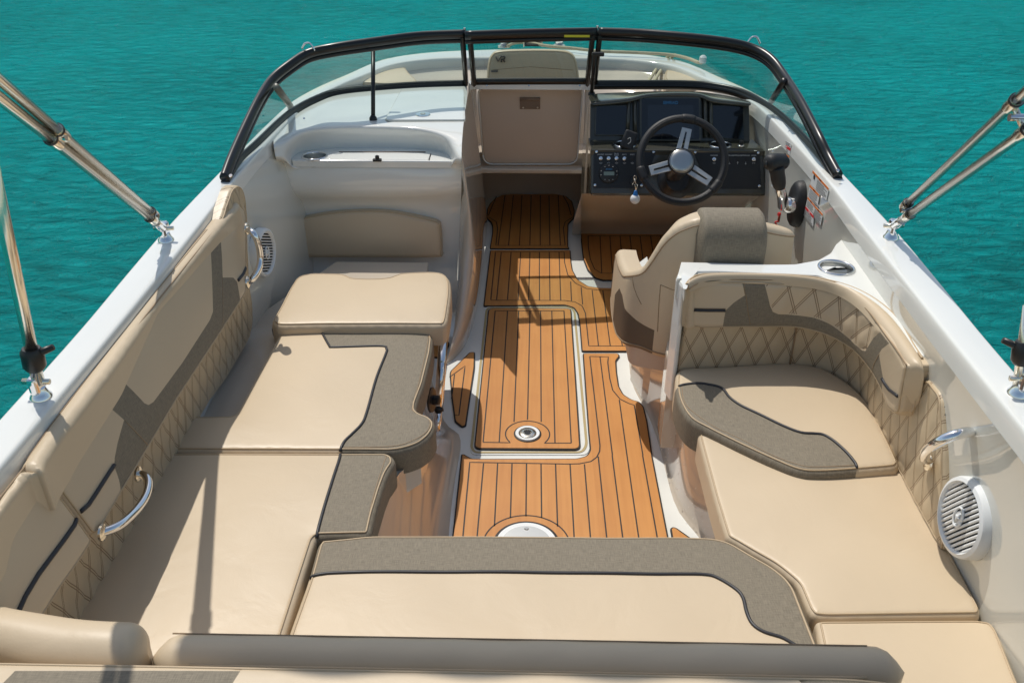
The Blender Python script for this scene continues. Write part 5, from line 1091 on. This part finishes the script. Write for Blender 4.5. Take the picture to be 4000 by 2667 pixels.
# ================================================================ SPEAKERS
def speaker(label, C, n, R, ang=-.6, bar=.039):
    t = thing('speaker', label, 'speaker', C, 'white round cockpit speakers'); n = A(n)/np.linalg.norm(n); C = A(C)
    b = lathe('speaker_ring', [(R, -.02), (R, .004), (R*.97, .012), (R*.88, .016), (R*.84, .010), (R*.82, .001)], C, n, 20, M['white'], t, 56)
    lathe('speaker_cone', [(R*.83, .002), (R*.82, .004)], C, n, 20, M['slot'], t, 40)
    x = np.cross([0, 0, 1.], n); x /= np.linalg.norm(x); y = np.cross(n, x); g = thing; k = 15; V = []
    strips = []
    for i in range(k):
        s = (i+.5)/k*2-1; h = math.sqrt(1-s*s)*R*.86; dgl = A([math.cos(.6), math.sin(.6)]); 
        a = [C+n*(.0065+.003*(1-(s*s+(q/(R*.86))**2)))+x*((s*R*.86)*math.cos(ang)-q*math.sin(ang))+y*((s*R*.86)*math.sin(ang)+q*math.cos(ang)) for q in np.linspace(-h, h, 9)]
        strips.append(a)
    tubes('speaker_grille', strips, R*bar, M['white'], t, 6)
    e = [C+n*.0145+x*(R*.17*math.cos(a))+y*(R*.26*math.sin(a)) for a in np.linspace(0, 6.2832, 25)]
    lathe('emblem_disc', [(R*.14, .004), (R*.14, .014)], C, n, 16, M['white'], t, 24)
    tubes('speaker_emblem', [e, [C+n*.0155-y*(R*.13)-x*.0, C+n*.0155+y*R*.0, C+n*.0155+y*(R*.13)+x*(R*.05)], [C+n*.0155-x*(R*.08), C+n*.0155, C+n*.0155+x*(R*.08)]], R*.03, M['white'], t, 6)
    return t
nS = A([.99, -.10, 0]); speaker('white round speaker on the left cockpit wall behind the grab rail', P(606, 580, x=-1.035), nS, .096, 1.15, .026)
speaker('white round speaker on the right cockpit wall at the lower right of the photo', P(2214, 1188, x=1.056), (-1, -.03, .10), .100)

# ================================================================ GRAB RAILS
GR = 'stainless grab rails'
def rail(label, pts, r=.0115, feet=((0, (1, 0, 0)),)):
    t = thing('grab_rail', label, 'grab rail', pts[0], GR); p = spline(pts, 7); tube('rail_tube', p, r, M['chrome'], t, 16)
    for k, n in feet: lathe('rail_foot', [(r*1.9, 0), (r*1.8, .005), (r*1.1, .009)], p[k], n, 16, M['steel'], t, 24)
    return t
rail('stainless grab rail at the far end of the left backrest, by the speaker', [P(566, 526, x=-.99), P(580, 534, x=-.955), P(592, 556, x=-.94), P(598, 590, x=-.94), P(594, 618, x=-.945), P(580, 640, x=-.965), P(568, 648, x=-.985)], feet=((0, (1, 0, 0)), (-1, (1, 0, 0))))
rail('curved stainless grab rail at the near end of the long left backrest', [P(316, 1088, x=-1.0), P(333, 1092, x=-.975), P(341, 1110, x=-.955), P(334, 1140, x=-.945), P(312, 1172, x=-.945), P(275, 1205, x=-.95), P(234, 1222, x=-.975)], .011, feet=((0, (1, 0, 0)), (-1, (1, 0, 0))))
rail('stainless grab rail reaching from the right cockpit wall to the quilted lining', [P(2238, 992, x=XW-.002), P(2215, 993, x=1.03), P(2180, 1003, x=.995), P(2150, 1018, x=.975), P(2128, 1036, x=.975), P(2124, 1052, x=1.0), P(2132, 1060, x=1.045)], .0125, feet=((0, (-1, 0, 0)), (-1, (-1, 0, 0))))

# ================================================================ CHROME STRUT BESIDE THE LOUNGE
a, b = P(1019, 768, z=.40), P(1004, 990, z=.12)
t = thing('support_strut', 'shiny chrome strut standing at the right edge of the left lounge cushion', 'strut', b)
m_ = a*.22+b*.78; tube('upper_tube', [a, m_], .017, M['chrome'], t, 20); tube('lower_tube', [m_, b], .0135, M['chrome'], t, 20); tube('black_sleeve', [m_-(b-a)*.01, m_+(b-a)*.015], .019, M['black'], t, 20)
box('strut_bracket', a+A([-.03, .0, .0]), (.07, .02, .02), M['steel'], t)
k = P(990, 918, z=.27); t = thing('cushion_latch', 'black oval latch on the lounge base next to the chrome strut', 'latch', k)
lathe('latch_plate', [(.045, 0), (.044, .006), (.03, .01)], k, (1, -.2, .1), 20, M['black'], t, 32); lathe('latch_knob', [(.018, .008), (.017, .03), (.010, .034)], k, (1, -.2, .1), 20, M['black'], t, 24)

# ================================================================ CONSOLE DETAILS
t = thing('locker_lid', 'white hinged lid in the left console shelf with a small black latch', 'locker lid', P(870, 358, z=.78))
q = [P(u, v, z=.783)[:2] for u, v in T('A2', [(-60, 1052), (615, 1056), (598, 1102), (-90, 1102)])]; prism('lid_panel', fillet(q, .006), .776, .7835, M['gel'], t, .002)
q0, q1 = P(*T('Z1', [(1028, 1066)])[0], z=.784), P(*T('Z1', [(1690, 1066)])[0], z=.784); tube('piano_hinge', [q0, q1], .0018, simple('hinge_brown', (.22, .14, .08), .5), t, 6)
q0, q1 = P(*T('Z1', [(1730, 1080)])[0], z=.784), P(*T('Z1', [(1716, 1128)])[0], z=.784); tube('lid_gap', [q0, q1], .002, M['caulk'], t, 6)
c = P(*T('Z1', [(1320, 1128)])[0], z=.786); box('latch', c, (.038, .018, .012), M['black'], t); lathe('latch_button', [(.009, 0), (.009, .012), (.006, .015)], c+A([0, .004, .004]), (0, 0, 1), 10, M['blackm'], t, 18)
t = thing('console_hatch', 'flat white hatch lid on top of the left console with a chrome oval pull', 'hatch lid', P(970, 240, z=.89))
q = [P(u, v, z=.896)[:2] for u, v in T('Z1', [(1505, 585), (1985, 570), (1995, 818), (1400, 820), (1385, 810)])]; prism('lid_panel', fillet(q, .01), .885, .8975, M['gel'], t, .003)
ribbon('lid_seal', [resample([q[0], q[4], q[3], q[2]], .05, False)], .006, .8905, simple('lid_seal', (.42, .40, .28), .6), t)
c = P(*T('Z1', [(1670, 780)])[0], z=.898); lathe('pull_plate', [(.034, 0), (.033, .003), (.018, .004)], c, (0, 0, 1), 20, M['chrome'], t, 32); lathe('pull_lock', [(.012, .003), (.011, .007)], c, (0, 0, 1), 20, M['steel'], t, 20)
lathe('door_magnet', [(.004, 0), (.004, .001)], (0, YD-.2, .3), (0, 0, 1), 20, M['steel'], t, 20) if False else None

# ================================================================ BOW: backrest, side pads, cleats, rope, anchor roller
t = thing('bow_cushion', 'beige bow seat backrest with dark VR letters, seen through the middle window pane', 'backrest', (0, 5.1, .5), 'bow seat pads')
S = Plane(P(1220, 182, y=4.98), (1, 0, 0), (0, .28, 1)); 
if S.N[1] > 0: S.N = -S.N
o = spline(UVs(S, 'A2', [(1000, 560), (1010, 430), (1035, 372), (1090, 345), (1300, 336), (1500, 340), (1580, 358), (1615, 400), (1632, 470), (1640, 560), (1620, 620), (1010, 620)]), 5, True)
pad(S, o, .09, M['vinyl'], t, r=.025, crown=.012, stitches=[UVs(S, 'A2', [(1020, 485), (1300, 462), (1598, 485)])], welt=.012)
vs_ = [UVs(S, 'A2', [(1066, 392), (1080, 428), (1098, 392)]), UVs(S, 'A2', [(1104, 432), (1104, 410), (1122, 410)]), UVs(S, 'A2', [(1100, 392), (1124, 392), (1128, 400), (1122, 410), (1112, 412), (1128, 430)])]
tubes('emblem', [[S.pt(q, .016) for q in v_] for v_ in vs_], .0048, M['piping'], t, 6)
prism('brand_tag', UVs(S, 'A2', [(1033, 487), (1080, 484), (1080, 500), (1033, 500)]), .012, .015, M['print_g'], t, 0, S)
for lab, pts, yy in (('triangular beige bow pad at the left, behind the tinted side glass', [(40, 560), (85, 510), (170, 455), (270, 415), (360, 400), (420, 440), (470, 500), (500, 575)], 4.93), ('triangular beige bow pad at the right, beside the cream rope', [(2243, 560), (2262, 425), (2300, 430), (2420, 470), (2530, 520), (2575, 545), (2570, 575)], 4.93)):
    t = thing('bow_pad', lab, 'seat pad', P(*T('A2', [pts[0]])[0], z=.74), 'bow seat pads'); S = HP(.83); o = spline(UVs(S, 'A2', pts), 4, True); pad(S, o, .10, M['vinyl'], t, r=.02, crown=.008, welt=.01)
for u, v, lab in ((1158, 107, 'shiny ball shaped cleat on the bow, left of the anchor roller'), (1284, 106, 'shiny ball shaped cleat on the bow, right of the anchor roller')):
    c = P(u, v, z=.87); t = thing('bow_cleat', lab, 'cleat', c, 'bow cleats')
    lathe('cleat_head', [(.020, .0), (.024, .012), (.034, .022), (.038, .036), (.034, .05), (.022, .058), (.004, .06)], c, (0, 0, 1), 20, M['chrome'], t, 28); lathe('cleat_base', [(.04, -.004), (.038, .004), (.02, .006)], c, (0, 0, 1), 20, M['steel'], t, 28)
t = thing('anchor_roller', 'steel anchor roller bracket at the tip of the bow', 'anchor roller', P(1222, 103, z=.87))
c = P(1224, 104, z=.875); box('roller_cheek', c+A([-.055, .04, .03]), (.008, .16, .07), M['steel'], t); box('roller_cheek', c+A([.055, .04, .03]), (.008, .16, .07), M['steel'], t); box('roller_tray', c+A([0, .04, .006]), (.10, .16, .012), M['black'], t)
tube('roller', [c+A([-.05, .08, .04]), c+A([.05, .08, .04])], .022, M['black'], t, 16)
t = thing('mooring_rope', 'cream mooring rope running from the bow along the right rim', 'rope', P(1540, 127, z=.87))
rp = PZ('Z2', [(270, 192), (300, 178), (345, 172), (400, 174), (500, 192), (640, 205), (800, 222), (1000, 230), (1200, 242), (1300, 262), (1360, 285), (1388, 288)], .885); rp2 = PZ('Z2', [(1200, 245), (1180, 262), (1150, 290), (1120, 330), (1090, 375), (1075, 400)], .82); rp2[0] = A(rp[8])
tube('rope_run', spline(rp, 8), .009, M['rope'], t, 10); tube('rope_tail', spline(rp2, 8), .009, M['rope'], t, 10); tube('rope_tail', [A(p)+[.03, .0, 0] for p in spline(rp2, 8)], .009, M['rope'], t, 10)
lathe('rope_hook', [(.02, 0), (.02, .03), (.01, .04)], rp[-1], (0, 0, 1), 10, M['white'], t, 16)

# ================================================================ CANOPY POLES
CP = 'canopy poles'
def hinge(t, c, n=(0, 0, 1)):
    lathe('foot_plate', [(.025, -.002), (.024, .006), (.019, .012), (.015, .026)], c, n, 16, M['chrome'], t, 28)
    box('hinge_jaw', A(c)+[.0, 0, .038], (.022, .045, .045), M['chrome'], t, None, .008); tube('hinge_pin', [A(c)+[-.03, 0, .042], A(c)+[.03, 0, .042]], .007, M['steel'], t, 10)
def at_depth(u, v, base, k):   # a point on the picture ray, with x drifting by k per metre of rise
    d = ray(u, v); o = np.array([0, 0, H]); t_ = np.linspace(.2, 4, 4000); pp = o+t_[:, None]*(d/np.linalg.norm(d)); f = pp[:, 0]-(base[0]+k*(pp[:, 2]-base[2])); return pp[np.argmin(abs(f))]
def twin(side, bu, bv, far1, far2, c1, c2, lab):
    b = P(bu, bv, z=.90); t = thing('canopy_pole', lab, 'canopy pole', b, CP); hinge(t, b)
    k = -.19*side; st = b+A([0, 0, .04]); up = at_depth(*far1, st, k); d_ = (up-st)/np.linalg.norm(up-st); top = st+(up-st)*2.3; tube('main_tube', [st, top], .0125, M['steel'], t, 18)
    s2 = at_depth(*c1, st, k); up2 = at_depth(*far2, st, k-side*.02); tube('second_tube', [s2, s2+(up2-s2)*2.4], .0115, M['steel'], t, 18); e_ = (up2-s2)/np.linalg.norm(up2-s2)
    lathe('sleeve', [(.0145, -.03), (.0145, .03)], st+d_*.05, d_, 16, M['chrome'], t, 24)
    for q in (c1, c2):
        s_ = at_depth(*q, st, k); s_ = s2+e_*((s_-s2)@e_); m0 = st+d_*((s_-st)@d_)
        for c_, ax in ((m0, d_), (s_, e_)):
            lathe('tube_sleeve', [(.0145, -.022), (.015, -.02), (.015, .02), (.0145, .022)], c_, ax, 16, M['steel'], t, 24); lathe('clamp_ring', [(.0155, -.004), (.0162, 0), (.0155, .004)], c_+ax*.018, ax, 16, M['black'], t, 24)
        tube('clamp_link', [m0, s_], .0065, M['steel'], t, 10); lathe('clamp_bolt', [(.008, -.02), (.008, .02)], (m0+s_)/2, (1, 0, 0), 16, M['chrome'], t, 12)
    return t
twin(-1, 382, 553, (0, 226), (0, 184), (350, 490), (131, 294), 'forward canopy pole of twin steel tubes on the left gunwale')
twin(1, 2046, 547, (2352, 304), (2352, 214), (2082, 470), (2338, 228), 'forward canopy pole of twin steel tubes on the right gunwale')
def single(side, bu, bv, far, lab):
    b = P(bu, bv, z=.90); t = thing('canopy_pole', lab, 'canopy pole', b, CP); hinge(t, b); up = at_depth(*far, b, -side*.10); d_ = (up-b); top = b+d_*1.9
    tube('main_tube', [b+d_*.10, top], .0135, M['steel'], t, 18); n = d_/np.linalg.norm(d_)
    lathe('black_collar', [(.018, .0), (.024, .01), (.024, .045), (.018, .055)], b+n*.075, n, 16, M['black'], t, 28); tube('collar_lever', [b+n*.11, b+n*.115+A([-side*.045, .01, .012])], [.010, .007], M['black'], t, 10)
    tube('eye_stem', [b+A([0, 0, .04]), b+n*.09], .008, M['chrome'], t, 10)
single(-1, 95, 912, (20, 560), 'near canopy pole with a black collar on the left gunwale')
single(1, 2338, 905, (2352, 800), 'near canopy pole with a black collar at the right edge of the photo')
# the folded canopy above the stern, out of the picture: its shadow lies on the stern backrest
t = thing('folded_canopy', 'sand coloured canopy folded up above the stern, only its shadow is seen', 'canopy', (0, 1.9, 2.7))
zc_ = 2.60; dz_ = zc_-.72; cy_ = 1.06+SKY*dz_; x0_, x1_ = -.62-SKX*dz_, 1.15-SKX*dz_; rows = []
for i in range(25):
    s = i/24; k = .4+.6*min(1, min(s, 1-s)*9); rows.append([(x0_+(x1_-x0_)*s, cy_+(.105*k+.012*math.sin(i*1.9))*math.cos(a), zc_+.05*k*math.sin(a)) for a in np.linspace(0, 2*math.pi, 15)[:-1]])
loft('canopy_roll', rows, M['canvas'], t, 1, cyc=True)
